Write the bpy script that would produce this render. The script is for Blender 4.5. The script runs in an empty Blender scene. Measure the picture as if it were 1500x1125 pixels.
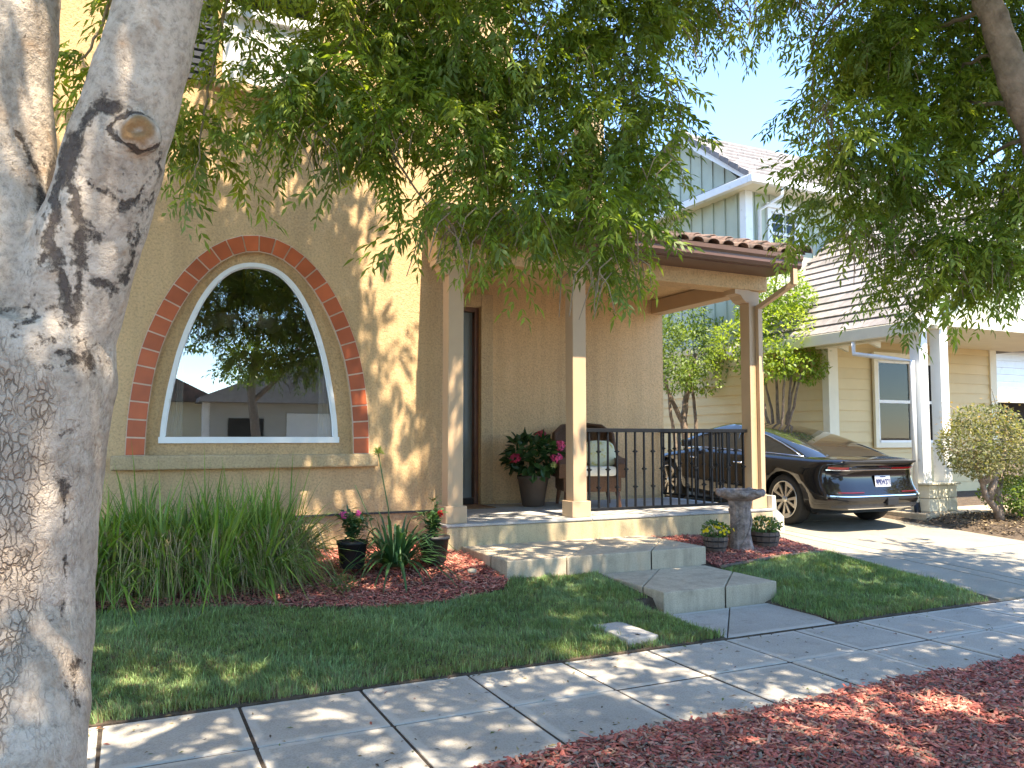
import bpy, bmesh, math, random
import numpy as np
from mathutils import Vector, Matrix

scene = bpy.context.scene
col = scene.collection
R = math.radians

# ------------------------------------------------------------------ camera
F, EYE = 1174.0, 1.55
PITCH = math.atan(77.5 / F)
YAW = math.atan(565 / F * math.cos(PITCH))
cam_d = bpy.data.cameras.new('camera')
cam_d.sensor_width = 36.0
cam_d.lens = F / 1500 * 36.0
cam_d.clip_start = 0.05
cam_d.clip_end = 3000
cam = bpy.data.objects.new('camera', cam_d)
cam.location = (0, 0, EYE)
cam.rotation_euler = (math.pi / 2 + PITCH, 0, -YAW)
col.objects.link(cam)
scene.camera = cam

# ------------------------------------------------------------------ sky, sun, exposure
SUN_X, SUN_Y = 0.04, -0.50          # horizontal run per metre of height towards the sun
el = math.atan(1 / math.hypot(SUN_X, SUN_Y))
world = bpy.data.worlds.new('World')
scene.world = world
world.use_nodes = True
wn = world.node_tree
sky = wn.nodes.new('ShaderNodeTexSky')
sky.sky_type = 'NISHITA'
sky.sun_disc = False
sky.sun_elevation = el
sky.sun_rotation = math.atan2(SUN_X, SUN_Y)
sky.air_density = 1.0
sky.dust_density = 0.0
sky.ozone_density = 10.0
bg = wn.nodes['Background']
bg.inputs['Strength'].default_value = 0.10
wn.links.new(sky.outputs[0], bg.inputs['Color'])
sun_d = bpy.data.lights.new('sun', 'SUN')
sun_d.energy = 2.2
sun_d.angle = R(0.55)
sun_d.color = (1.0, 0.95, 0.86)
sun = bpy.data.objects.new('sun', sun_d)
sun.rotation_euler = Vector((SUN_X, SUN_Y, 1)).to_track_quat('Z', 'Y').to_euler()
sun.location = (0, -10, 30)
col.objects.link(sun)
vs = scene.view_settings
vs.view_transform = 'Standard'
vs.look = 'None'
vs.exposure = 2.9
vs.use_white_balance = True
vs.white_balance_temperature = 7650
vs.white_balance_tint = 10
vs.gamma = 1.0
vs.use_curve_mapping = False
scene.cycles.max_bounces = 8
scene.cycles.transparent_max_bounces = 12
scene.cycles.sample_clamp_indirect = 6.0
scene.cycles.use_denoising = True

# ------------------------------------------------------------------ helpers
FWD = np.array([math.sin(YAW) * math.cos(PITCH), math.cos(YAW) * math.cos(PITCH), math.sin(PITCH)])
RIGHT = np.array([math.cos(YAW), -math.sin(YAW), 0.0])
UP = np.cross(RIGHT, FWD)


def at(px, py, d):
    """a point of the place, d metres in front of where the photographer stood"""
    return np.array([0, 0, EYE]) + d * (FWD + RIGHT * ((px - 750) / F) + UP * ((562.5 - py) / F))


def in_view(p, margin=60):
    v = p - np.array([0, 0, EYE])
    d = v @ FWD
    x = 750 + F * (v @ RIGHT) / np.maximum(d, 1e-3)
    y = 562.5 - F * (v @ UP) / np.maximum(d, 1e-3)
    return (d > 0.3) & (x > -margin) & (x < 1500 + margin) & (y > -margin) & (y < 1125 + margin)


def tag(o, label=None, cat=None, group=None, kind=None):
    if label: o['label'] = label
    if cat: o['category'] = cat
    if group: o['group'] = group
    if kind: o['kind'] = kind
    return o


def empty(name, loc=(0, 0, 0), rz=0.0, label=None, cat=None, group=None):
    o = bpy.data.objects.new(name, None)
    o.empty_display_size = 0.2
    o.location = loc
    o.rotation_euler = (0, 0, rz)
    col.objects.link(o)
    return tag(o, label, cat, group)


class MB:
    def __init__(self):
        self.v, self.f, self.sm = [], [], []

    def add(self, verts, faces, smooth=False):
        b = len(self.v)
        self.v += [tuple(map(float, p)) for p in verts]
        self.f += [tuple(i + b for i in f) for f in faces]
        self.sm += [smooth] * len(faces)
        return self

    def box(self, x0, x1, y0, y1, z0, z1):
        v = [(x, y, z) for z in (z0, z1) for y in (y0, y1) for x in (x0, x1)]
        return self.add(v, [(0, 2, 3, 1), (4, 5, 7, 6), (0, 1, 5, 4), (2, 6, 7, 3), (0, 4, 6, 2), (1, 3, 7, 5)])

    def bbox(self, x0, x1, y0, y1, z0, z1, b=0.01):
        """box with bevelled edges"""
        bm = bmesh.new()
        bmesh.ops.create_cube(bm, size=1)
        for v in bm.verts:
            v.co = Vector(((x0 + x1) / 2 + v.co.x * (x1 - x0), (y0 + y1) / 2 + v.co.y * (y1 - y0), (z0 + z1) / 2 + v.co.z * (z1 - z0)))
        bmesh.ops.bevel(bm, geom=bm.edges[:], offset=b, segments=2, profile=0.6, affect='EDGES')
        return self.bm(bm)

    def bm(self, bm, smooth=False):
        bm.verts.index_update()
        self.add([v.co for v in bm.verts], [[v.index for v in f.verts] for f in bm.faces], smooth)
        bm.free()
        return self

    def prism(self, pts, axis, a, b):
        """polygon pts (2-D) extruded along axis from a to b"""
        def mk(p, t):
            if axis == 'x': return (t, p[0], p[1])
            if axis == 'y': return (p[0], t, p[1])
            return (p[0], p[1], t)
        n = len(pts)
        v = [mk(p, a) for p in pts] + [mk(p, b) for p in pts]
        f = [tuple(range(n))[::-1], tuple(range(n, 2 * n))]
        f += [(i, (i + 1) % n, n + (i + 1) % n, n + i) for i in range(n)]
        return self.add(v, f)

    def tube(self, pts, rad, n=8, cap=True, smooth=True):
        pts = [Vector(p) for p in pts]
        if not hasattr(rad, '__len__'): rad = [rad] * len(pts)
        vs_, fs = [], []
        up = Vector((0.13, 0.21, 1)).normalized()
        prev = None
        for i, p in enumerate(pts):
            t = (pts[min(i + 1, len(pts) - 1)] - pts[max(i - 1, 0)]).normalized()
            if prev is None:
                a = t.cross(up)
                if a.length < 1e-3: a = t.cross(Vector((1, 0, 0)))
            else:
                a = prev - t * prev.dot(t)
            a.normalize()
            prev = a
            b = t.cross(a)
            for k in range(n):
                an = 2 * math.pi * k / n
                vs_.append(p + (a * math.cos(an) + b * math.sin(an)) * rad[i])
        for i in range(len(pts) - 1):
            for k in range(n):
                fs.append((i * n + k, i * n + (k + 1) % n, (i + 1) * n + (k + 1) % n, (i + 1) * n + k))
        if cap:
            fs.append(tuple(range(n))[::-1])
            fs.append(tuple((len(pts) - 1) * n + k for k in range(n)))
        return self.add(vs_, fs, smooth)

    def lathe(self, prof, c=(0, 0, 0), n=24, smooth=True, wob=None):
        vs_, fs = [], []
        for i, (r, z) in enumerate(prof):
            for k in range(n):
                an = 2 * math.pi * k / n
                rr = r * (wob(an, i) if wob else 1)
                vs_.append((c[0] + rr * math.cos(an), c[1] + rr * math.sin(an), c[2] + z))
        for i in range(len(prof) - 1):
            for k in range(n):
                fs.append((i * n + k, i * n + (k + 1) % n, (i + 1) * n + (k + 1) % n, (i + 1) * n + k))
        return self.add(vs_, fs, smooth)

    def mesh(self, name):
        me = bpy.data.meshes.new(name)
        me.from_pydata(self.v, [], self.f)
        me.polygons.foreach_set('use_smooth', self.sm)
        me.update()
        return me

    def build(self, name, mat, parent=None, fix=True):
        me = self.mesh(name)
        if fix:
            bm = bmesh.new(); bm.from_mesh(me)
            bmesh.ops.recalc_face_normals(bm, faces=bm.faces[:])
            bm.to_mesh(me); bm.free()
        me.materials.append(mat)
        return link(name, me, parent)


def link(name, me, parent=None):
    o = bpy.data.objects.new(name, me)
    col.objects.link(o)
    if parent is not None: o.parent = parent
    return o


def quads_mesh(name, V, mat, colors=None, nper=4, smooth=False, faces=None):
    """V (n, nper, 3): many small faces as one mesh; colors (n,3) per piece"""
    n = len(V)
    me = bpy.data.meshes.new(name)
    me.vertices.add(n * nper)
    me.vertices.foreach_set('co', V.astype(np.float32).ravel())
    fl = [tuple(range(nper))] if faces is None else faces
    base = (np.arange(n) * nper)[:, None]
    loops = np.concatenate([base + np.array(f)[None, :] for f in fl], axis=1)
    sizes = np.tile(np.array([len(f) for f in fl]), n)
    me.loops.add(loops.size)
    me.loops.foreach_set('vertex_index', loops.astype(np.int32).ravel())
    me.polygons.add(len(sizes))
    starts = np.concatenate([[0], np.cumsum(sizes)[:-1]])
    me.polygons.foreach_set('loop_start', starts.astype(np.int32))
    me.polygons.foreach_set('loop_total', sizes.astype(np.int32))
    if smooth: me.polygons.foreach_set('use_smooth', np.ones(len(sizes), dtype=bool))
    if colors is not None:
        ca = me.color_attributes.new('Col', 'FLOAT_COLOR', 'POINT')
        c4 = np.ones((n, nper, 4), dtype=np.float32)
        c4[:, :, :3] = colors[:, None, :] if colors.ndim == 2 else colors
        ca.data.foreach_set('color', c4.ravel())
    me.update(calc_edges=True)
    me.materials.append(mat)
    return me


# ------------------------------------------------------------------ materials
def new_mat(name):
    m = bpy.data.materials.new(name)
    m.use_nodes = True
    nt = m.node_tree
    return m, nt, nt.nodes['Principled BSDF']


def nd(nt, t, **kw):
    n = nt.nodes.new(t)
    for k, v in kw.items():
        if k in n.inputs: n.inputs[k].default_value = v
        else: setattr(n, k, v)
    return n


def noise(nt, co, scale, detail=4, rough=0.55, dist=0.0):
    n = nd(nt, 'ShaderNodeTexNoise')
    n.inputs['Scale'].default_value = scale
    n.inputs['Detail'].default_value = detail
    n.inputs['Roughness'].default_value = rough
    n.inputs['Distortion'].default_value = dist
    nt.links.new(co, n.inputs['Vector'])
    return n.outputs['Fac']


def ramp(nt, fac, stops):
    r = nd(nt, 'ShaderNodeValToRGB')
    e = r.color_ramp.elements
    while len(e) < len(stops): e.new(0.5)
    for i, (p, c) in enumerate(stops):
        e[i].position = p
        e[i].color = (c, c, c, 1) if not hasattr(c, '__len__') else (*c, 1)
    nt.links.new(fac, r.inputs['Fac'])
    return r.outputs['Color']


def mix(nt, fac, a, b, mode='MIX'):
    m = nd(nt, 'ShaderNodeMix', data_type='RGBA', blend_type=mode)
    for s, v in ((0, fac), (6, a), (7, b)):
        if hasattr(v, 'is_output'): nt.links.new(v, m.inputs[s])
        elif s == 0: m.inputs[0].default_value = v
        else: m.inputs[s].default_value = (*v, 1)
    return m.outputs[2]


def bump(nt, bsdf, h, strength, dist=0.01):
    b = nd(nt, 'ShaderNodeBump')
    b.inputs['Strength'].default_value = strength
    b.inputs['Distance'].default_value = dist
    nt.links.new(h, b.inputs['Height'])
    nt.links.new(b.outputs[0], bsdf.inputs['Normal'])
    return b


def coords(nt, kind='Object'):
    return nd(nt, 'ShaderNodeTexCoord').outputs[kind]


def world_pos(nt):
    return nd(nt, 'ShaderNodeNewGeometry').outputs['Position']


def simple(name, c, rough=0.6, var=0.12, scale=6.0, bstr=0.15, bscale=60.0, metal=0.0, spec=0.4, rnd=0.0, bdist=0.004, dirt=None):
    m, nt, b = new_mat(name)
    co = world_pos(nt)
    n1 = noise(nt, co, scale, 5)
    lo = tuple(max(0, x * (1 - var)) for x in c); hi = tuple(min(1, x * (1 + var)) for x in c)
    cc = mix(nt, ramp(nt, n1, [(0.3, 0.0), (0.7, 1.0)]), lo, hi)
    if rnd:
        oi = nd(nt, 'ShaderNodeObjectInfo').outputs['Random']
        cc = mix(nt, 1.0, cc, ramp(nt, oi, [(0, 1 - rnd), (1, 1 + rnd * 0.3)]), 'MULTIPLY')
    if dirt:
        d = ramp(nt, noise(nt, co, dirt[1], 6, 0.65), [(dirt[2], 0.0), (dirt[2] + 0.18, 1.0)])
        cc = mix(nt, d, cc, dirt[0])
    nt.links.new(cc, b.inputs['Base Color'])
    b.inputs['Roughness'].default_value = rough
    b.inputs['Metallic'].default_value = metal
    b.inputs['Specular IOR Level'].default_value = spec
    if bstr: bump(nt, b, noise(nt, co, bscale, 4), bstr, bdist)
    return m


def col_mat(name, rough=0.7, trans=0.0, spec=0.3, mul=1.0, bscale=0):
    """material that takes its colour from each piece's own colour"""
    m, nt, b = new_mat(name)
    a = nd(nt, 'ShaderNodeVertexColor', layer_name='Col').outputs['Color']
    nt.links.new(a, b.inputs['Base Color'])
    b.inputs['Roughness'].default_value = rough
    b.inputs['Specular IOR Level'].default_value = spec
    if trans:
        t = nd(nt, 'ShaderNodeBsdfTranslucent')
        warm = mix(nt, 1.0, a, (1.5, 1.45, 0.55), 'MULTIPLY')
        nt.links.new(warm, t.inputs['Color'])
        ms = nd(nt, 'ShaderNodeMixShader')
        ms.inputs[0].default_value = trans
        nt.links.new(b.outputs[0], ms.inputs[1]); nt.links.new(t.outputs[0], ms.inputs[2])
        nt.links.new(ms.outputs[0], nt.nodes['Material Output'].inputs['Surface'])
    return m


def stucco_mat(name, c, weep=True):
    m, nt, b = new_mat(name)
    co = world_pos(nt)
    big = noise(nt, co, 0.9, 4, 0.6)
    cc = mix(nt, ramp(nt, big, [(0.3, 0.0), (0.7, 1.0)]), tuple(x * 0.93 for x in c), tuple(x * 1.05 for x in c))
    sp = noise(nt, co, 46, 4, 0.65)
    cc = mix(nt, 1.0, cc, ramp(nt, sp, [(0.32, 0.72), (0.5, 0.98), (0.66, 1.08)]), 'MULTIPLY')
    st = nd(nt, 'ShaderNodeMapping'); st.inputs['Scale'].default_value = (5, 5, 0.25)
    nt.links.new(co, st.inputs['Vector'])
    streak = noise(nt, st.outputs[0], 1.0, 4, 0.6)
    cc = mix(nt, 1.0, cc, ramp(nt, streak, [(0.33, 0.84), (0.6, 1.0)]), 'MULTIPLY')
    nt.links.new(cc, b.inputs['Base Color'])
    b.inputs['Roughness'].default_value = 0.9
    b.inputs['Specular IOR Level'].default_value = 0.15
    add = nd(nt, 'ShaderNodeMath', operation='ADD')
    nt.links.new(noise(nt, co, 62, 5, 0.68, 0.3), add.inputs[0])
    nt.links.new(noise(nt, co, 27, 3, 0.5), add.inputs[1])
    bump(nt, b, add.outputs[0], 0.85, 0.010)
    return m


def concrete_mat(name, c, rnd=0.08, border=False, pit=True, stain=(0.10, 0.085, 0.065), drips=False):
    m, nt, b = new_mat(name)
    co = world_pos(nt)
    n1 = noise(nt, co, 1.7, 6, 0.65)
    cc = mix(nt, ramp(nt, n1, [(0.25, 0.0), (0.75, 1.0)]), tuple(x * 0.78 for x in c), tuple(x * 1.1 for x in c))
    fine = noise(nt, co, 85, 4, 0.75)
    cc = mix(nt, 1.0, cc, ramp(nt, fine, [(0.3, 0.68), (0.5, 0.98), (0.7, 1.1)]), 'MULTIPLY')
    oi = nd(nt, 'ShaderNodeObjectInfo').outputs['Random']
    cc = mix(nt, 1.0, cc, ramp(nt, oi, [(0, 1 - rnd), (1, 1 + rnd * 0.4)]), 'MULTIPLY')
    dirt = ramp(nt, noise(nt, co, 4.5, 7, 0.7), [(0.56, 0.0), (0.78, 0.55)])
    cc = mix(nt, dirt, cc, stain)
    if drips:
        mp = nd(nt, 'ShaderNodeMapping'); mp.inputs['Scale'].default_value = (7, 7, 0.8)
        nt.links.new(co, mp.inputs['Vector'])
        dr = ramp(nt, noise(nt, mp.outputs[0], 1.3, 6, 0.7), [(0.46, 0.0), (0.72, 0.6)])
        cc = mix(nt, dr, cc, tuple(x * 0.45 for x in c))
    if pit:
        vo = nd(nt, 'ShaderNodeTexVoronoi'); vo.inputs['Scale'].default_value = 26
        nt.links.new(co, vo.inputs['Vector'])
        pm = ramp(nt, vo.outputs['Distance'], [(0.05, 1.0), (0.10, 0.0)])
        pn = ramp(nt, noise(nt, co, 3.0, 2), [(0.55, 0.0), (0.62, 0.8)])
        pp = mix(nt, 1.0, pm, pn, 'MULTIPLY')
        cc = mix(nt, pp, cc, (0.07, 0.06, 0.05))
    if border:
        g = coords(nt, 'Generated')
        sx = nd(nt, 'ShaderNodeSeparateXYZ'); nt.links.new(g, sx.inputs[0])
        outs = []
        for k in (0, 1):
            s1 = nd(nt, 'ShaderNodeMath', operation='SUBTRACT'); s1.inputs[1].default_value = 0.5
            nt.links.new(sx.outputs[k], s1.inputs[0])
            ab = nd(nt, 'ShaderNodeMath', operation='ABSOLUTE'); nt.links.new(s1.outputs[0], ab.inputs[0])
            outs.append(ab.outputs[0])
        mx = nd(nt, 'ShaderNodeMath', operation='MAXIMUM'); nt.links.new(outs[0], mx.inputs[0]); nt.links.new(outs[1], mx.inputs[1])
        wob = nd(nt, 'ShaderNodeMath', operation='MULTIPLY_ADD'); wob.inputs[1].default_value = 0.06; 
        nt.links.new(noise(nt, co, 9, 4), wob.inputs[0]); nt.links.new(mx.outputs[0], wob.inputs[2])
        bd = ramp(nt, wob.outputs[0], [(0.445, 0.0), (0.475, 0.55)])
        cc = mix(nt, bd, cc, tuple(x * 1.25 for x in c))
    nt.links.new(cc, b.inputs['Base Color'])
    b.inputs['Roughness'].default_value = 0.88
    b.inputs['Specular IOR Level'].default_value = 0.25
    add = nd(nt, 'ShaderNodeMath', operation='ADD')
    nt.links.new(fine, add.inputs[0]); nt.links.new(noise(nt, co, 12, 5, 0.6), add.inputs[1])
    bump(nt, b, add.outputs[0], 0.35, 0.006)
    return m


def glass_mat(name, tint=(0.8, 0.84, 0.82), refl=0.34, rough=0.0):
    """window pane: partly mirror, partly see-through"""
    m, nt, b = new_mat(name)
    nt.nodes.remove(b)
    fr = nd(nt, 'ShaderNodeFresnel'); fr.inputs['IOR'].default_value = 1.5
    mu = nd(nt, 'ShaderNodeMath', operation='ADD', use_clamp=True); mu.inputs[1].default_value = refl
    nt.links.new(fr.outputs[0], mu.inputs[0])
    g = nd(nt, 'ShaderNodeBsdfGlossy'); g.inputs['Roughness'].default_value = rough
    t = nd(nt, 'ShaderNodeBsdfTransparent'); t.inputs['Color'].default_value = (*tint, 1)
    ms = nd(nt, 'ShaderNodeMixShader')
    nt.links.new(mu.outputs[0], ms.inputs[0]); nt.links.new(t.outputs[0], ms.inputs[1]); nt.links.new(g.outputs[0], ms.inputs[2])
    nt.links.new(ms.outputs[0], nt.nodes['Material Output'].inputs['Surface'])
    return m


M = {}
M['stucco'] = stucco_mat('stucco', (0.67, 0.445, 0.24))
M['stucco_trim'] = stucco_mat('stucco_trim', (0.54, 0.385, 0.22))
M['taupe'] = simple('taupe_paint', (0.52, 0.35, 0.21), 0.5, 0.05, 3, 0.08, 40)
M['brown_metal'] = simple('brown_metal', (0.125, 0.065, 0.045), 0.38, 0.12, 4, 0.05, 30)
M['roof_clay'] = simple('roof_clay', (0.20, 0.13, 0.105), 0.85, 0.35, 9, 0.5, 50, rnd=0.5, dirt=((0.045, 0.04, 0.037), 7, 0.46))
M['terracotta'] = simple('terracotta', (0.52, 0.115, 0.04), 0.36, 0.15, 5, 0.15, 9, spec=0.5, rnd=0.22, bdist=0.006)
M['grout'] = simple('grout', (0.66, 0.52, 0.40), 0.9)
M['white'] = simple('white_paint', (0.78, 0.78, 0.76), 0.45, 0.04, 4, 0.05, 30, dirt=((0.5, 0.47, 0.4), 5, 0.6))
M['cream'] = simple('cream_paint', (0.74, 0.68, 0.52), 0.5, 0.05, 4, 0.05, 30)
M['siding'] = simple('beige_siding', (0.66, 0.51, 0.27), 0.55, 0.05, 2, 0.12, 45, rnd=0.07)
M['batten'] = simple('grey_green_boards', (0.43, 0.47, 0.37), 0.6, 0.05, 3, 0.12, 40, rnd=0.05)
M['shingle'] = simple('grey_tile', (0.27, 0.245, 0.235), 0.85, 0.22, 7, 0.5, 60, rnd=0.3)
M['concrete'] = concrete_mat('sidewalk_concrete', (0.41, 0.375, 0.325), border=True)
M['drive'] = concrete_mat('driveway_concrete', (0.33, 0.29, 0.225), rnd=0.1, pit=False)
M['step'] = concrete_mat('step_concrete', (0.50, 0.41, 0.295), rnd=0.05, drips=True)
M['porch'] = concrete_mat('porch_concrete', (0.52, 0.41, 0.25), rnd=0.03, drips=True)
M['porch_top'] = concrete_mat('porch_floor', (0.42, 0.40, 0.37), rnd=0.06, pit=False)
M['iron'] = simple('black_iron', (0.008, 0.008, 0.009), 0.5, 0.2, 20, 0.1, 80, spec=0.2)
M['soil'] = simple('soil', (0.085, 0.06, 0.04), 0.95, 0.4, 12, 0.9, 30, bdist=0.02)
M['joint'] = simple('joint_dirt', (0.05, 0.037, 0.027), 0.95, 0.4, 30, 0.8, 60)
M['mulch_base'] = simple('mulch_base', (0.11, 0.03, 0.022), 0.95, 0.5, 40, 1.0, 70, bdist=0.02)
M['asphalt'] = simple('asphalt', (0.17, 0.16, 0.145), 0.9, 0.2, 3, 0.5, 120)
M['earth'] = simple('dry_ground', (0.20, 0.16, 0.10), 0.95, 0.4, 4, 0.6, 20)
M['chips'] = col_mat('wood_chips', 0.85)
M['blades'] = col_mat('grass_blades', 0.55, 0.25, 0.3)
M['leaf'] = col_mat('leaves', 0.45, 0.48, 0.4)
M['leafdark'] = col_mat('broad_leaves', 0.4, 0.25, 0.45)
M['petal'] = col_mat('petals', 0.6, 0.3, 0.2)
M['black_plastic'] = simple('black_plastic', (0.015, 0.015, 0.017), 0.5, 0.2, 10, 0.1, 40)
M['rubber'] = simple('tyre_rubber', (0.02, 0.02, 0.02), 0.8, 0.2, 20, 0.3, 60)
M['dark_plastic'] = simple('dark_grey_plastic', (0.04, 0.04, 0.042), 0.55, 0.1, 20, 0.2, 200)
M['alloy'] = simple('alloy', (0.62, 0.60, 0.56), 0.3, 0.05, 10, 0.0, metal=0.85)
M['chrome'] = simple('bright_trim', (0.8, 0.8, 0.8), 0.15, 0.02, 10, 0.0, metal=1.0)
M['door'] = simple('grey_door', (0.16, 0.19, 0.19), 0.45, 0.06, 4, 0.05, 50)
M['brown_frame'] = simple('brown_wood_frame', (0.13, 0.055, 0.03), 0.5, 0.2, 8, 0.1, 40)
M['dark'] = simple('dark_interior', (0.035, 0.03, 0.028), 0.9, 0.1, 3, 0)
M['interior'] = simple('interior_wall', (0.42, 0.38, 0.32), 0.9, 0.05, 2, 0)
M['curtain'] = simple('curtain', (0.5, 0.5, 0.47), 0.8, 0.05, 6, 0.1)
M['glass'] = glass_mat('window_glass')
M['glass_far'] = glass_mat('far_window_glass', (0.6, 0.63, 0.62), 0.0)
M['shutter'] = simple('navy_shutter', (0.03, 0.035, 0.05), 0.5)
M['wicker'] = None
M['cushion'] = simple('cushion', (0.72, 0.68, 0.58), 0.9, 0.05, 8, 0.3, 90)
M['pillow'] = simple('pillow_fabric', (0.62, 0.60, 0.42), 0.9, 0.1, 8, 0.3, 90, dirt=((0.55, 0.42, 0.06), 14, 0.52))
M['pot'] = simple('brown_pot', (0.085, 0.06, 0.045), 0.6, 0.2, 5, 0.2, 40)
M['barrel'] = simple('barrel_wood', (0.13, 0.09, 0.07), 0.85, 0.3, 14, 0.5, 50)
M['mat'] = simple('door_mat', (0.22, 0.12, 0.06), 0.95, 0.3, 30, 0.8, 120)
M['twigs'] = simple('twig_bark', (0.26, 0.20, 0.13), 0.85, 0.3, 20, 0.4, 60)
M['box_lid'] = concrete_mat('box_lid', (0.42, 0.40, 0.37), rnd=0.0)
M['lamp_glass'] = simple('frosted_glass', (0.75, 0.72, 0.65), 0.4, 0.02, 3, 0)
M['plate'] = simple('plate_white', (0.42, 0.43, 0.46), 0.4, 0.02, 3, 0)
M['plate_ink'] = simple('plate_ink', (0.012, 0.018, 0.09), 0.5, 0.02, 3, 0)
M['red_lens'] = simple('red_lens', (0.34, 0.010, 0.012), 0.12, 0.1, 10, 0, spec=0.6)


def paint_mat():
    m, nt, b = new_mat('black_car_paint')
    b.inputs['Base Color'].default_value = (0.005, 0.005, 0.006, 1)
    b.inputs['Specular IOR Level'].default_value = 0.1
    b.inputs['Roughness'].default_value = 0.16
    b.inputs['Coat Weight'].default_value = 1.0
    b.inputs['Coat Roughness'].default_value = 0.02
    co = world_pos(nt)
    dust = ramp(nt, noise(nt, co, 3, 5), [(0.4, 0.14), (0.7, 0.22)])
    nt.links.new(dust, b.inputs['Roughness'])
    return m


def car_glass_mat():
    m, nt, b = new_mat('car_glass')
    b.inputs['Base Color'].default_value = (0.012, 0.014, 0.016, 1)
    b.inputs['Roughness'].default_value = 0.03
    b.inputs['Specular IOR Level'].default_value = 0.8
    b.inputs['Coat Weight'].default_value = 1.0
    b.inputs['Coat Roughness'].default_value = 0.0
    return m


M['paint'] = paint_mat()
M['reflector'] = simple('dull_red_reflector', (0.10, 0.008, 0.01), 0.2, 0.1, 10, 0)
M['car_glass'] = car_glass_mat()


def wicker_mat():
    m, nt, b = new_mat('brown_wicker')
    co = world_pos(nt)
    w = nd(nt, 'ShaderNodeTexWave', wave_type='BANDS', bands_direction='Z')
    w.inputs['Scale'].default_value = 22; w.inputs['Distortion'].default_value = 3.0; w.inputs['Detail'].default_value = 2; w.inputs['Detail Scale'].default_value = 6
    nt.links.new(co, w.inputs['Vector'])
    c = mix(nt, w.outputs['Fac'], (0.05, 0.022, 0.012), (0.24, 0.115, 0.055))
    nt.links.new(c, b.inputs['Base Color'])
    b.inputs['Roughness'].default_value = 0.6
    bump(nt, b, w.outputs['Fac'], 0.9, 0.01)
    return m


M['wicker'] = wicker_mat()


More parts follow.
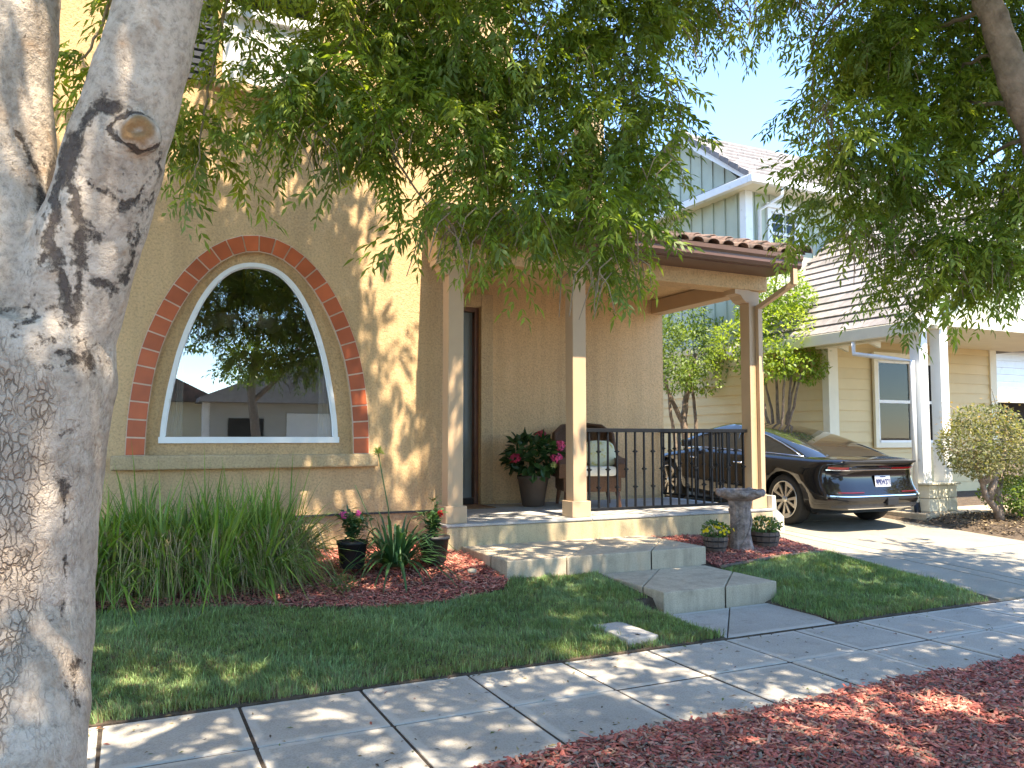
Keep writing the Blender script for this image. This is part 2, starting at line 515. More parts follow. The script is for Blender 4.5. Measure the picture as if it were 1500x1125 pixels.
def bark_mat():
    m, nt, b = new_mat('pale_bark')
    co = world_pos(nt)
    n1 = noise(nt, co, 5, 8, 0.72)
    base = ramp(nt, n1, [(0.28, (0.29, 0.215, 0.16)), (0.45, (0.46, 0.37, 0.29)), (0.62, (0.58, 0.485, 0.395))])
    sp = noise(nt, co, 48, 5, 0.72)
    base = mix(nt, 1.0, base, ramp(nt, sp, [(0.34, 0.62), (0.5, 0.97), (0.7, 1.1)]), 'MULTIPLY')
    # warm orange-brown flush where the bark flakes
    fl = ramp(nt, noise(nt, co, 11, 5, 0.6, 0.5), [(0.58, 0.0), (0.72, 0.55)])
    base = mix(nt, fl, base, (0.34, 0.20, 0.11))
    # plated, cracked bark (painted per vertex where the trunk is old)
    va = nd(nt, 'ShaderNodeVertexColor', layer_name='Col')
    sep = nd(nt, 'ShaderNodeSeparateColor'); nt.links.new(va.outputs['Color'], sep.inputs[0])
    mp = nd(nt, 'ShaderNodeMapping'); mp.inputs['Scale'].default_value = (66, 66, 26)
    wob = nd(nt, 'ShaderNodeTexNoise'); wob.inputs['Scale'].default_value = 16; wob.inputs['Detail'].default_value = 3
    nt.links.new(co, wob.inputs['Vector'])
    wm = nd(nt, 'ShaderNodeVectorMath', operation='MULTIPLY_ADD')
    nt.links.new(wob.outputs['Color'], wm.inputs[0]); wm.inputs[1].default_value = (0.045, 0.045, 0.045); nt.links.new(co, wm.inputs[2])
    nt.links.new(wm.outputs[0], mp.inputs['Vector'])
    vo = nd(nt, 'ShaderNodeTexVoronoi', feature='DISTANCE_TO_EDGE'); vo.inputs['Scale'].default_value = 1.0
    nt.links.new(mp.outputs[0], vo.inputs['Vector'])
    oldm = nd(nt, 'ShaderNodeMath', operation='MULTIPLY'); oldm.inputs[1].default_value = 0.5
    nt.links.new(sep.outputs[1], oldm.inputs[0])
    base = mix(nt, oldm.outputs[0], base, mix(nt, noise(nt, co, 7, 5, 0.6), (0.27, 0.19, 0.13), (0.52, 0.42, 0.33)))
    crack = ramp(nt, vo.outputs['Distance'], [(0.01, 1.0), (0.13, 0.0)])
    ck = nd(nt, 'ShaderNodeMath', operation='MULTIPLY', use_clamp=True)
    nt.links.new(crack, ck.inputs[0]); nt.links.new(sep.outputs[1], ck.inputs[1])
    brk = ramp(nt, noise(nt, co, 13, 5, 0.65), [(0.36, 0.1), (0.58, 1.0)])
    ck2 = nd(nt, 'ShaderNodeMath', operation='MULTIPLY'); nt.links.new(ck.outputs[0], ck2.inputs[0]); nt.links.new(brk, ck2.inputs[1]); ck = ck2
    ckc = nd(nt, 'ShaderNodeMath', operation='MULTIPLY'); ckc.inputs[1].default_value = 0.72
    nt.links.new(ck.outputs[0], ckc.inputs[0])
    base = mix(nt, ckc.outputs[0], base, (0.17, 0.115, 0.08))
    # dark scars
    ragg = nd(nt, 'ShaderNodeMath', operation='MULTIPLY_ADD'); ragg.inputs[1].default_value = 3.0; ragg.inputs[2].default_value = -1.5
    nt.links.new(noise(nt, co, 30, 10, 0.8), ragg.inputs[0])
    sc = nd(nt, 'ShaderNodeMath', operation='ADD'); nt.links.new(ragg.outputs[0], sc.inputs[0]); nt.links.new(sep.outputs[0], sc.inputs[1])
    scm = ramp(nt, sc.outputs[0], [(0.40, 0.0), (0.72, 0.9)])
    base = mix(nt, scm, base, (0.065, 0.05, 0.045))
    # fresh cut wood of the knot
    base = mix(nt, sep.outputs[2], base, mix(nt, noise(nt, co, 60, 5, 0.7), (0.16, 0.08, 0.035), (0.42, 0.24, 0.11)))
    nt.links.new(base, b.inputs['Base Color'])
    b.inputs['Roughness'].default_value = 0.9
    b.inputs['Specular IOR Level'].default_value = 0.15
    h1 = nd(nt, 'ShaderNodeMath', operation='MULTIPLY_ADD'); h1.inputs[1].default_value = -0.9
    nt.links.new(ck.outputs[0], h1.inputs[0]); nt.links.new(sp, h1.inputs[2])
    h2 = nd(nt, 'ShaderNodeMath', operation='MULTIPLY_ADD'); h2.inputs[1].default_value = -1.0
    nt.links.new(scm, h2.inputs[0]); nt.links.new(h1.outputs[0], h2.inputs[2])
    bump(nt, b, h2.outputs[0], 0.9, 0.012)
    return m


M['bark'] = bark_mat()
M['bark2'] = simple('grey_brown_bark', (0.22, 0.165, 0.125), 0.9, 0.4, 14, 0.8, 40, bdist=0.02)
M['stump'] = simple('stump_cast', (0.27, 0.205, 0.175), 0.85, 0.5, 18, 0.9, 45, bdist=0.02)

# ================================================================== the setting
def struct(o, kind='structure'):
    o['kind'] = kind
    return o


def inside(poly, x, y):
    poly = np.array(poly)
    res = np.zeros(len(x), bool)
    n = len(poly)
    for i in range(n):
        x0, y0 = poly[i]; x1, y1 = poly[(i + 1) % n]
        c = ((y0 > y) != (y1 > y))
        with np.errstate(divide='ignore', invalid='ignore'):
            xi = (x1 - x0) * (y - y0) / (y1 - y0) + x0
        res ^= c & (x < xi)
    return res


def smooth01(t):
    t = np.clip(t, 0, 1)
    return t * t * (3 - 2 * t)


def terr(x, y):
    x = np.asarray(x, float); y = np.asarray(y, float)
    a = np.minimum(0.004 + 0.10 * (y - 4.95), 0.36) + 0.012 * np.sin(x * 2.1 + y) * np.clip(y - 5.1, 0, 1)
    b = np.minimum(0.05 * (y - 4.95), 0.5) - 0.03
    w = smooth01((x - 7.35) / 0.5)
    dx = np.minimum(x - 4.21, 5.43 - x); near = smooth01(1 + np.minimum(dx, 0) / 0.22) * (y < 6.0)
    a = a * (1 - near) + np.minimum(a, 0.012) * near
    foot = ((x > 4.33) & (x < 5.53) & (y > 5.9) & (y < 8.0)) | ((x > 3.32) & (x < 5.57) & (y > 6.98) & (y < 8.0))
    a = np.where(foot, -0.1, a)
    c = b + 0.03 + 0.12 * smooth01((x - 11.1) / 0.6)
    b = np.where(x > 11.0, c, b)
    return a * (1 - w) + b * w


# ground out to the horizon
g = MB().add([(-900, -900, -0.16), (900, -900, -0.16), (900, 1500, -0.16), (-900, 1500, -0.16)], [(0, 1, 2, 3)])
struct(g.build('ground', M['earth']))
# road with kerb behind the photographer
struct(MB().add([(-120, -7.6, -0.15), (120, -7.6, -0.15), (120, 1.0, -0.15), (-120, 1.0, -0.15)], [(0, 1, 2, 3)]).build('road', M['asphalt']))
struct(MB().bbox(-60, 60, 1.0, 1.16, -0.2, 0.0, 0.02).build('kerb', M['concrete']))
# bed of the parkway strip
nx = 70
xs = np.linspace(-12, 30, nx); ys = np.linspace(1.17, 3.6, 12)
m = MB()
vv = []
for j, y in enumerate(ys):
    for i, x in enumerate(xs):
        vv.append((x, y, -0.005 + 0.035 * math.sin(math.pi * (y - 1.17) / 2.5) + 0.008 * math.sin(3 * x + 2 * y)))
m.add(vv, [(j * nx + i, j * nx + i + 1, (j + 1) * nx + i + 1, (j + 1) * nx + i) for j in range(11) for i in range(nx - 1)], True)
struct(m.build('planting_strip', M['mulch_base']))
# terrain of the front yards
xs = np.sort(np.concatenate([np.linspace(-14, 40, 217), [3.28, 3.34, 4.0, 4.1, 4.15, 4.21, 4.29, 4.35, 5.43, 5.5, 5.51, 5.55, 5.56, 5.6, 5.65]])); ys = np.sort(np.concatenate([np.linspace(4.95, 30, 120), [5.84, 5.88, 5.92, 6.1, 6.4, 6.86, 6.9, 6.96, 7.0, 7.4, 7.95, 8.02]]))
X, Yg = np.meshgrid(xs, ys)
Zg = terr(X, Yg)
nx = len(xs)
m = MB().add(np.stack([X.ravel(), Yg.ravel(), Zg.ravel()], 1), [(j * nx + i, j * nx + i + 1, (j + 1) * nx + i + 1, (j + 1) * nx + i) for j in range(len(ys) - 1) for i in range(nx - 1) if not (xs[i] > 4.2 and xs[i + 1] < 5.44 and ys[j + 1] < 5.845)], True)
for xc in (4.21, 5.43):
    yy = [y for y in ys if y < 5.845]
    for ya, yb in zip(yy[:-1], yy[1:]): m.add([(xc, ya, -.2), (xc, yb, -.2), (xc, yb, float(terr(xc, yb))), (xc, ya, float(terr(xc, ya)))], [(0, 1, 2, 3)])
for xa, xb in zip(xs[:-1], xs[1:]): m.add([(xa, 4.95, -.3), (xb, 4.95, -.3), (xb, 4.95, float(terr(xb, 4.95))), (xa, 4.95, float(terr(xa, 4.95)))], [(0, 1, 2, 3)])
struct(m.build('terrain', M['soil']))

# ---- sidewalk: bed and panels
sw = MB().add([(-14, 3.56, -0.007), (40, 3.56, -0.007), (40, 4.96, -0.007), (-14, 4.96, -0.007)], [(0, 1, 2, 3)]).build('sidewalk', M['joint'])
struct(sw)
pan = MB().bbox(-0.3455, 0.3455, -0.331, 0.331, -0.09, 0.0, 0.010).mesh('concrete_panel')
pan.materials.append(M['concrete'])
rr = random.Random(3)
for k in range(-5, 16):
    for row in (0, 1):
        o = link('concrete_panel', pan, sw)
        o.location = (0.63 + 0.71 * k + 0.355, 3.585 + 0.34 + 0.68 * row, rr.uniform(-0.004, 0.003))
        o.rotation_euler = (rr.uniform(-.004, .004), rr.uniform(-.004, .004), rr.uniform(-.004, .004))


def slab(parent, name, poly, z0, z1, mat, inset=0.005, b=0.008):
    c = Vector((sum(p[0] for p in poly) / len(poly), sum(p[1] for p in poly) / len(poly)))
    pts = []
    n = len(poly)
    for i in range(n):
        p0, p, p1 = (Vector(poly[(i + k) % n]) for k in (-1, 0, 1))
        d0 = (p - p0).normalized(); d1 = (p1 - p).normalized()
        n0 = Vector((-d0.y, d0.x)); n1 = Vector((-d1.y, d1.x))
        q = (n0 + n1)
        q = q / max(0.35, q.length_squared / 2)
        pts.append(p + q * inset)
    bm = bmesh.new()
    vs_ = [bm.verts.new((p.x, p.y, z0)) for p in pts]
    f = bm.faces.new(vs_)
    r = bmesh.ops.extrude_face_region(bm, geom=[f])
    for v in [e for e in r['geom'] if isinstance(e, bmesh.types.BMVert)]: v.co.z = z1
    bmesh.ops.bevel(bm, geom=[e for e in bm.edges if any(v.co.z > z1 - 1e-4 for v in e.verts)], offset=b, segments=2, profile=0.6, affect='EDGES')
    return MB().bm(bm).build(name, mat, parent)


# ---- path landing between sidewalk and steps
path = struct(MB().add([(4.22, 4.955, -0.02), (5.4, 4.955, -0.02), (5.6, 5.84, -0.02), (4.22, 5.84, -0.02)], [(0, 1, 2, 3)]).build('path', M['joint']))
slab(path, 'path_panel', [(4.22, 4.955), (5.38, 4.955), (5.58, 5.83), (5.0, 5.83)], -0.1, 0.004, M['concrete'])
slab(path, 'path_panel', [(4.22, 4.955), (5.0, 5.83), (4.22, 5.83)], -0.1, 0.002, M['concrete'])
# terrain is cut visually by these slabs lying above it
for k in range(0):
    pass

# ---- front steps
steps = empty('front_steps', (4.4, 6.9, 0), label='two weathered concrete steps leading up to the porch', cat='steps')


def chl(o, parent):
    """parent keeping world placement"""
    o.parent = parent
    o.matrix_parent_inverse = Matrix.LocRotScale(parent.location, parent.rotation_euler, None).inverted()
    return o


for poly in ([(4.27, 6.15), (5.0, 6.9), (4.27, 6.9)],
             [(4.27, 5.83), (4.95, 5.83), (5.58, 6.45), (5.58, 6.9), (5.0, 6.9), (4.27, 6.15)],
             [(4.95, 5.83), (5.58, 5.83), (5.58, 6.45)]):
    chl(slab(None, 'lower_step_slab', poly, -0.05, 0.192, M['step'], 0.0055, 0.012), steps)
for poly in ([(3.26, 7.28), (3.98, 8.05), (3.26, 8.05)],
             [(3.26, 6.9), (3.9, 6.9), (5.0, 8.05), (3.98, 8.05), (3.26, 7.28)],
             [(3.9, 6.9), (4.9, 6.9), (5.62, 7.69), (5.62, 8.05), (5.0, 8.05)],
             [(4.9, 6.9), (5.62, 6.9), (5.62, 7.69)]):
    chl(slab(None, 'upper_step_slab', poly, -0.05, 0.382, M['step'], 0.0055, 0.012), steps)

# ---- driveway
drv = struct(MB().add([(7.86, 4.95, -0.015), (11.35, 4.95, -0.015), (11.35, 17, 0.485), (7.86, 17, 0.485)], [(0, 1, 2, 3)]).build('driveway', M['joint']))
DZ = lambda y: 0.05 * (y - 4.95)


def drive_slab(x0, x1, y0, y1, x0b=None):
    i = 0.011
    m = MB()
    x0b = x0 if x0b is None else x0b
    pts = [(x0 + i, y0 + i), (x1 - i, y0 + i), (x1 - i, y1 - i), (x0b + i, y1 - i)]
    v = [(p[0], p[1], DZ(p[1]) - 0.1) for p in pts] + [(p[0], p[1], DZ(p[1]) + 0.012) for p in pts]
    m.add(v, [(3, 2, 1, 0), (4, 5, 6, 7), (0, 1, 5, 4), (1, 2, 6, 5), (2, 3, 7, 6), (3, 0, 4, 7)])
    return m.build('driveway_slab', M['drive'], drv)


for (y0, y1) in ((4.95, 6.9), (6.9, 9.4), (9.4, 12.4), (12.4, 17.0)):
    drive_slab(7.5 if y0 < 5 else 7.84, 8.36, y0, y1, 7.84)
    drive_slab(8.36, 8.62, y0, y1)
    drive_slab(8.62, 11.35, y0, y1)

# ---- concrete meter box lid let into the lawn
lid = empty('meter_box', (3.49, 5.28, 0.038), 0.02, 'small concrete meter box lid set flush in the lawn', 'box lid')
MB().bbox(-0.14, 0.14, -0.25, 0.25, -0.1, 0.035, 0.01).build('lid', M['box_lid'], lid)
MB().box(-0.012, 0.012, -0.2, -0.16, 0.0352, 0.038).build('lift_slot', M['joint'], lid)

# ================================================================== the house
house = empty('stucco_house', (0, 0, 0), label='tan stucco house with tiled arch window and covered porch', cat='house')
WY = 8.5
ACX = 1.18
AZ = [1.37, 1.53, 1.70, 1.87, 2.05, 2.23, 2.41, 2.585, 2.75, 2.915, 3.07, 3.22, 3.355, 3.475, 3.575, 3.637, 3.655]
AW = [1.19, 1.189, 1.183, 1.170, 1.15, 1.122, 1.085, 1.032, .965, .89, .808, .71, .60, .47, .325, .165, 0.0]


def outline(ws, zs, cx, n):
    """left base -> apex -> right base, resampled to 2n-1 points"""
    p = np.array([(-w, z) for w, z in zip(ws, zs)])
    s = np.concatenate([[0], np.cumsum(np.hypot(*np.diff(p, axis=0).T))])
    t = np.linspace(0, s[-1], n)
    l = np.stack([np.interp(t, s, p[:, 0]), np.interp(t, s, p[:, 1])], 1)
    full = np.concatenate([l, l[::-1][1:] * np.array([-1, 1])])
    for _ in range(2): full[1:-1] = full[1:-1] * 0.5 + 0.25 * (full[:-2] + full[2:])
    l = full[:n]
    r = l[::-1][1:] * np.array([-1, 1])
    q = np.concatenate([l, r])
    q[:, 0] += cx
    return q


def offset_in(q, d, zb):
    t = np.gradient(q, axis=0)
    t /= np.linalg.norm(t, axis=1)[:, None]
    nrm = np.stack([t[:, 1], -t[:, 0]], 1)
    o = q + nrm * d
    o[0, 1] = o[-1, 1] = zb
    return o


NO = 33
out_o = outline(AW, AZ, ACX, NO)                 # outer edge of the tile arch
inn_o = offset_in(out_o, 0.178, 1.37)            # niche edge
FWs = [.872, .868, .820, .748, .672, .56, .435, .29, .15, 0.0]
FZs = [1.50, 1.66, 2.01, 2.37, 2.63, 2.91, 3.12, 3.268, 3.338, 3.355]
fr_o = outline(FWs, FZs, 1.165, NO)
fr_i = offset_in(fr_o, 0.042, 1.545)

# front wall with the niche opening
m = MB()
WX0, WX1, WZ0, WZ1 = -7.0, 3.3, 0.74, 9.5
half = NO - 1
q = inn_o
for i in range(half):
    (xa, za), (xb, zb) = q[i], q[i + 1]
    m.add([(WX0, WY, za), (xa, WY, za), (xb, WY, zb), (WX0, WY, zb)], [(0, 1, 2, 3)])
    (xa, za), (xb, zb) = q[-1 - i], q[-2 - i]
    m.add([(WX1, WY, za), (xa, WY, za), (xb, WY, zb), (WX1, WY, zb)], [(3, 2, 1, 0)])
zt = q[half][1]
m.add([(WX0, WY, zt), (WX1, WY, zt), (WX1, WY, WZ1), (WX0, WY, WZ1)], [(0, 1, 2, 3)])
m.add([(WX0, WY, WZ0), (WX1, WY, WZ0), (WX1, WY, 1.37), (WX0, WY, 1.37)], [(0, 1, 2, 3)])
m.add([(WX1, WY, WZ0), (WX1, 14, WZ0), (WX1, 14, WZ1), (WX1, WY, WZ1)], [(0, 1, 2, 3)])
m.add([(WX0, WY, WZ0), (WX1, WY, WZ0), (WX1, WY + .06, WZ0), (WX0, WY + .06, WZ0)], [(3, 2, 1, 0)])
# niche reveal and recessed band
NB = WY + 0.07
n = len(q)
for i in range(n - 1):
    a, b = q[i], q[i + 1]
    m.add([(a[0], WY, a[1]), (b[0], WY, b[1]), (b[0], NB, b[1]), (a[0], NB, a[1])], [(0, 1, 2, 3)])
    c, d = fr_o[i], fr_o[i + 1]
    m.add([(a[0], NB, a[1]), (b[0], NB, b[1]), (d[0], NB, d[1]), (c[0], NB, c[1])], [(0, 1, 2, 3)])
m.add([(q[0][0], NB, 1.37), (q[-1][0], NB, 1.37), (fr_o[-1][0], NB, fr_o[-1][1]), (fr_o[0][0], NB, fr_o[0][1])], [(0, 1, 2, 3)])
m.build('wall', M['stucco'], house, fix=False)
MB().box(WX0, WX1 - .02, WY + .03, 8.8, -0.3, WZ0 + .02).build('foundation', M['stucco_trim'], house)
MB().box(WX0, WX1 - .005, WY - 0.008, WY + .03, WZ0 - 0.022, WZ0 - 0.002).build('weep_screed', M['dark_plastic'], house)

# tile arch: mortar bed and each tile
t_o = outline(AW, AZ, ACX, 17)
t_i = offset_in(t_o, 0.176, 1.37)
m = MB()
for i in range(len(t_o) - 1):
    a, b, c, d = t_o[i], t_o[i + 1], t_i[i + 1], t_i[i]
    v = [(p[0], WY - 0.004, p[1]) for p in (a, b, c, d)]
    m.add(v, [(0, 1, 2, 3)])
    e = [(p[0], WY + 0.01, p[1]) for p in (a, b, c, d)]
    m.add([v[0], v[1], e[1], e[0]], [(0, 1, 2, 3)]); m.add([v[3], v[2], e[2], e[3]], [(0, 1, 2, 3)])
bed = m.build('tile_arch', M['grout'], house)
for i in range(len(t_o) - 1):
    qd = np.array([t_o[i], t_o[i + 1], t_i[i + 1], t_i[i]])
    c = qd.mean(0)
    bm = bmesh.new()
    vs_ = []
    for p in qd:
        dlt = p - c
        L = np.linalg.norm(dlt)
        p2 = c + dlt * (1 - 0.0105 / L)
        vs_.append(bm.verts.new((p2[0], WY - 0.0042, p2[1])))
    f = bm.faces.new(vs_)
    r = bmesh.ops.extrude_face_region(bm, geom=[f])
    tl = rr.uniform(-.0015, .0015)
    for v in [e for e in r['geom'] if isinstance(e, bmesh.types.BMVert)]: v.co.y -= 0.011 + tl
    bmesh.ops.bevel(bm, geom=[e for e in bm.edges if all(v.co.y < WY - 0.01 for v in e.verts)], offset=0.003, segments=2, affect='EDGES')
    MB().bm(bm).build('arch_tile', M['terracotta'], bed)

# arched window
m = MB()
F0, F1 = WY + 0.035, WY + 0.085
for A, B, ya, yb in ((fr_o, fr_i, F0, F0), (fr_o, fr_o, F0, NB + .01), (fr_i, fr_i, F0, F1)):
    for i in range(n - 1):
        m.add([(A[i][0], ya, A[i][1]), (A[i + 1][0], ya, A[i + 1][1]), (B[i + 1][0], yb, B[i + 1][1]), (B[i][0], yb, B[i][1])], [(0, 1, 2, 3)])
m.box(fr_o[0][0] - .012, fr_o[-1][0] + .012, F0 - .012, F1, 1.488, 1.55)
win = m.build('arched_window_frame', M['white'], house, fix=False)
gl = MB().add([(p[0], F1 - .004, p[1]) for p in fr_i], [tuple(range(n))[::-1]])
gl.build('pane', M['glass'], win)
m = MB()
in2 = offset_in(fr_o, 0.055, 1.558); in1 = offset_in(fr_o, 0.041, 1.544)
for i in range(n - 1):
    m.add([(in1[i][0], F0 + .018, in1[i][1]), (in1[i + 1][0], F0 + .018, in1[i + 1][1]), (in2[i + 1][0], F0 + .03, in2[i + 1][1]), (in2[i][0], F0 + .03, in2[i][1])], [(0, 1, 2, 3)])
m.build('inner_bead', M['white'], win, fix=False)
MB().bbox(-0.13, 2.44, WY - 0.13, WY + 0.01, 1.235, 1.372, 0.02).build('window_sill', M['stucco_trim'], house)

# room behind the arched window
m = MB().box(-2.2, 3.2, 8.72, 12.8, 0.72, 3.75)
m.f = [m.f[i] for i in (0, 1, 3, 4, 5)]; m.sm = m.sm[:5]
m.build('room', M['interior'], house, fix=False)
m = MB()
for s in (0.315, 1.86):
    for k in range(9):
        x = s + k * 0.022
        m.tube([(x, 8.66 + 0.012 * (k % 2), 1.45), (x, 8.66 + 0.012 * (k % 2), 2.5)], 0.014, 6)
m.build('curtain', M['curtain'], house)
ch = empty('chandelier', (1.25, 10.2, 3.7), label='chandelier with frosted bowl shades seen through the arched window', cat='chandelier')
MB().tube([(0, 0, 0), (0, 0, -1.05)], 0.018, 8).lathe([(0.0, -1.12), (0.05, -1.08), (0.06, -1.0), (0.03, -0.9), (0.018, -.8)], n=12).build('stem', M['brown_frame'], ch)
for k in range(5):
    a = 2 * math.pi * k / 5 + .3
    c_, s_ = math.cos(a), math.sin(a)
    MB().tube([(0.02 * c_, .02 * s_, -0.98), (0.18 * c_, .18 * s_, -1.08), (0.34 * c_, .34 * s_, -1.0), (0.36 * c_, .36 * s_, -0.86)], 0.012, 6).build('arm', M['brown_frame'], ch)
    MB().lathe([(0.03, -.86), (0.10, -.82), (0.135, -.74), (0.14, -.70), (0.13, -.70), (0.09, -.80), (0.0, -.84)], (0.36 * c_, .36 * s_, 0), 16).build('shade', M['lamp_glass'], ch)

# upper window on the front wall
uw = MB()
UX0, UX1 = 0.78, 1.76
uw.box(UX0, UX1, WY - .035, WY + .0, 5.18, 7.6)
uwp = uw.build('upper_window_frame', M['white'], house)
MB().box(UX0 + .07, UX1 - .07, WY - .0385, WY - .0355, 6.0, 7.5).build('pane', M['glass_far'], uwp)
MB().bbox(UX0 - .02, UX1 + .02, WY - .085, WY - .036, 5.88, 5.985, .01).build('rail', M['white'], uwp)
MB().box(UX0 + .47, UX0 + .51, WY - .05, WY - .039, 5.99, 7.5).build('mullion', M['white'], uwp)
MB().bbox(UX0 - .08, UX1 + .08, WY - .1, WY - .002, 5.08, 5.175, .015).build('upper_sill', M['stucco_trim'], house)
m = MB().box(UX0 - .44, UX0 - .06, WY - .04, WY - .002, 5.15, 7.6)
sh = m.build('shutter', M['shutter'], house)
for k in range(30):
    z = 5.22 + k * 0.078
    MB().prism([(WY - .041, z), (WY - .055, z + .01), (WY - .055, z + .055), (WY - .041, z + .065)], 'x', UX0 - .40, UX0 - .10).build('slat', M['shutter'], sh)

# porch slab, back wall, side wall
m = MB().bbox(3.1, 7.66, 8.05, 10.32, -0.2, 0.585, 0.02)
porch = m.build('porch_base', M['porch'], house)
for (x0, x1) in ((3.09, 4.9), (4.9, 6.3), (6.3, 7.67)):
    MB().bbox(x0 + .003, x1 - .003, 8.042, 10.3, 0.5865, 0.612, 0.006).build('porch_slab', M['porch_top'], porch)
BY = 10.3
m = MB()
DX0, DX1, DZ1 = 3.52, 4.44, 3.37
m.add([(3.3, BY, .6), (DX0, BY, .6), (DX0, BY, 4.3), (3.3, BY, 4.3)], [(0, 1, 2, 3)])
m.add([(DX1, BY, .6), (7.58, BY, .6), (7.58, BY, 4.3), (DX1, BY, 4.3)], [(0, 1, 2, 3)])
m.add([(DX0, BY, DZ1), (DX1, BY, DZ1), (DX1, BY, 4.3), (DX0, BY, 4.3)], [(0, 1, 2, 3)])
m.add([(DX1, BY, .6), (DX1, BY + .22, .6), (DX1, BY + .22, DZ1), (DX1, BY, DZ1)], [(0, 1, 2, 3)])
m.add([(DX0, BY, DZ1), (DX1, BY, DZ1), (DX1, BY + .22, DZ1), (DX0, BY + .22, DZ1)], [(0, 1, 2, 3)])
m.add([(DX0, BY, .6), (DX0, BY + .22, .6), (DX0, BY + .22, DZ1), (DX0, BY, DZ1)], [(3, 2, 1, 0)])
m.add([(7.58, BY, .2), (7.58, 17, .2), (7.58, 17, 4.3), (7.58, BY, 4.3)], [(0, 1, 2, 3)])
m.build('porch_wall', M['stucco'], house, fix=False)
MB().box(DX1 + .25, 7.57, BY - .012, BY - .001, .612, .66).build('base_flashing', M['stucco_trim'], house)
pc = MB()
for pts in (((6.57, 3.42), (6.72, 3.18), (6.80, 2.78), (6.87, 2.44), (6.95, 2.08), (7.04, 1.76)), ((5.9, 3.35), (5.98, 3.0), (5.95, 2.7))):
    pc.tube([(x, BY + .0015, z) for x, z in pts], [.003, .004, .0045, .004, .004, .003][:len(pts)], 6)
pc.build('patched_crack', M['stucco'], house)
# casing, frame, door
for (x0, x1, z0, z1) in ((DX1 + .005, DX1 + .19, .615, 3.56), (DX0 - .19, DX0 - .005, .615, 3.56), (DX0 - .004, DX1 + .004, DZ1 + .005, 3.56)):
    MB().bbox(x0, x1, BY - .045, BY - .001, z0, z1, .012).build('door_casing', M['stucco_trim'], house)
m = MB().box(DX1 - .06, DX1 - .001, BY + .03, BY + .2, .6, DZ1 - .001).box(DX0 + .001, DX0 + .06, BY + .03, BY + .2, .6, DZ1 - .001).box(DX0 + .061, DX1 - .061, BY + .03, BY + .2, DZ1 - .06, DZ1 - .001)
m.build('door_frame', M['brown_frame'], house)
MB().box(DX0 + .06, DX1 - .06, BY + .05, BY + .2, .612, .70).build('threshold', M['dark'], house)
door = MB().box(DX0 + .065, DX1 - .065, BY + .12, BY + .165, .705, DZ1 - .065).build('front_door', M['door'], house)
for (x0, x1) in ((DX0 + .15, DX0 + .40), (DX1 - .40, DX1 - .17)):
    for (z0, z1) in ((.85, 1.5), (1.62, 2.55), (2.67, 3.15)):
        m = MB()
        a, b_ = BY + .1195, BY + .108
        o4 = [(x0, z0), (x1, z0), (x1, z1), (x0, z1)]
        i4 = [(x0 + .03, z0 + .03), (x1 - .03, z0 + .03), (x1 - .03, z1 - .03), (x0 + .03, z1 - .03)]
        for k in range(4):
            p, p2, q2, q1 = o4[k], o4[(k + 1) % 4], i4[(k + 1) % 4], i4[k]
            m.add([(p[0], a, p[1]), (p2[0], a, p2[1]), (q2[0], b_, q2[1]), (q1[0], b_, q1[1])], [(0, 1, 2, 3)])
        m.add([(p[0], b_, p[1]) for p in i4], [(0, 1, 2, 3)])
        m.build('door_panel', M['door'], door)
MB().tube([(DX0 + .13, BY + .12, 1.72), (DX0 + .13, BY + .06, 1.72), (DX0 + .22, BY + .06, 1.72)], .011, 8).build('door_handle', M['alloy'], door)

# posts
for (x0, y0) in ((3.155, 8.18), (4.725, 8.18), (7.43, 8.18)):
    po = MB().bbox(x0, x0 + .18, y0, y0 + .18, .79, 3.5, .008).build('porch_post', M['taupe'], house)
    MB().bbox(x0 - .035, x0 + .215, y0 - .035, y0 + .215, .614, .80, .008).build('post_base', M['taupe'], po)
# small return boxed at the foot of the right post, stepping down the slab's side
m = MB().prism([(7.66, .30), (7.86, .30), (7.86, .50), (7.74, .60), (7.72, .78), (7.66, .78)], 'y', 8.07, 8.30)
m.build('corner_trim', M['cream'], house)
# beams, ceiling, corbels
MB().bbox(3.0, 7.72, 8.14, 8.44, 3.5, 3.85, .012).build('front_beam', M['stucco'], house)
MB().bbox(7.36, 7.6, 8.44, 10.29, 3.47, 3.68, .008).build('side_beam', M['taupe'], house)
MB().add([(3.0, 7.66, 3.70), (7.75, 7.66, 3.70), (7.75, 8.14, 3.70), (3.0, 8.14, 3.70)], [(0, 1, 2, 3)]).build('soffit', M['brown_metal'], house)
MB().add([(3.3, 8.44, 3.69), (7.6, 8.44, 3.69), (7.6, 10.3, 3.69), (3.3, 10.3, 3.69)], [(0, 1, 2, 3)]).build('porch_ceiling', M['stucco'], house)


def corbel(x, s):
    pr = [(0, 0), (0, -.17), (.06 * s, -.165), (.11 * s, -.13), (.155 * s, -.075), (.21 * s, -.06), (.25 * s, -.06), (.25 * s, 0)]
    m = MB().prism([(x + p[0], 3.5 + p[1]) for p in pr], 'y', 8.16, 8.38)
    return m.build('corbel', M['taupe'], house)


corbel(7.43, -1); corbel(3.155, -0.6)
cl = MB().lathe([(0.10, 0), (0.095, -0.012), (0.075, -0.014), (0.07, 0.0)], (6.35, 9.2, 3.688), 20).build('ceiling_light', M['white'], house)
MB().lathe([(0.07, -0.002), (0.0, -.003)], (6.35, 9.2, 3.688), 20).build('lens', M['lamp_glass'], cl)

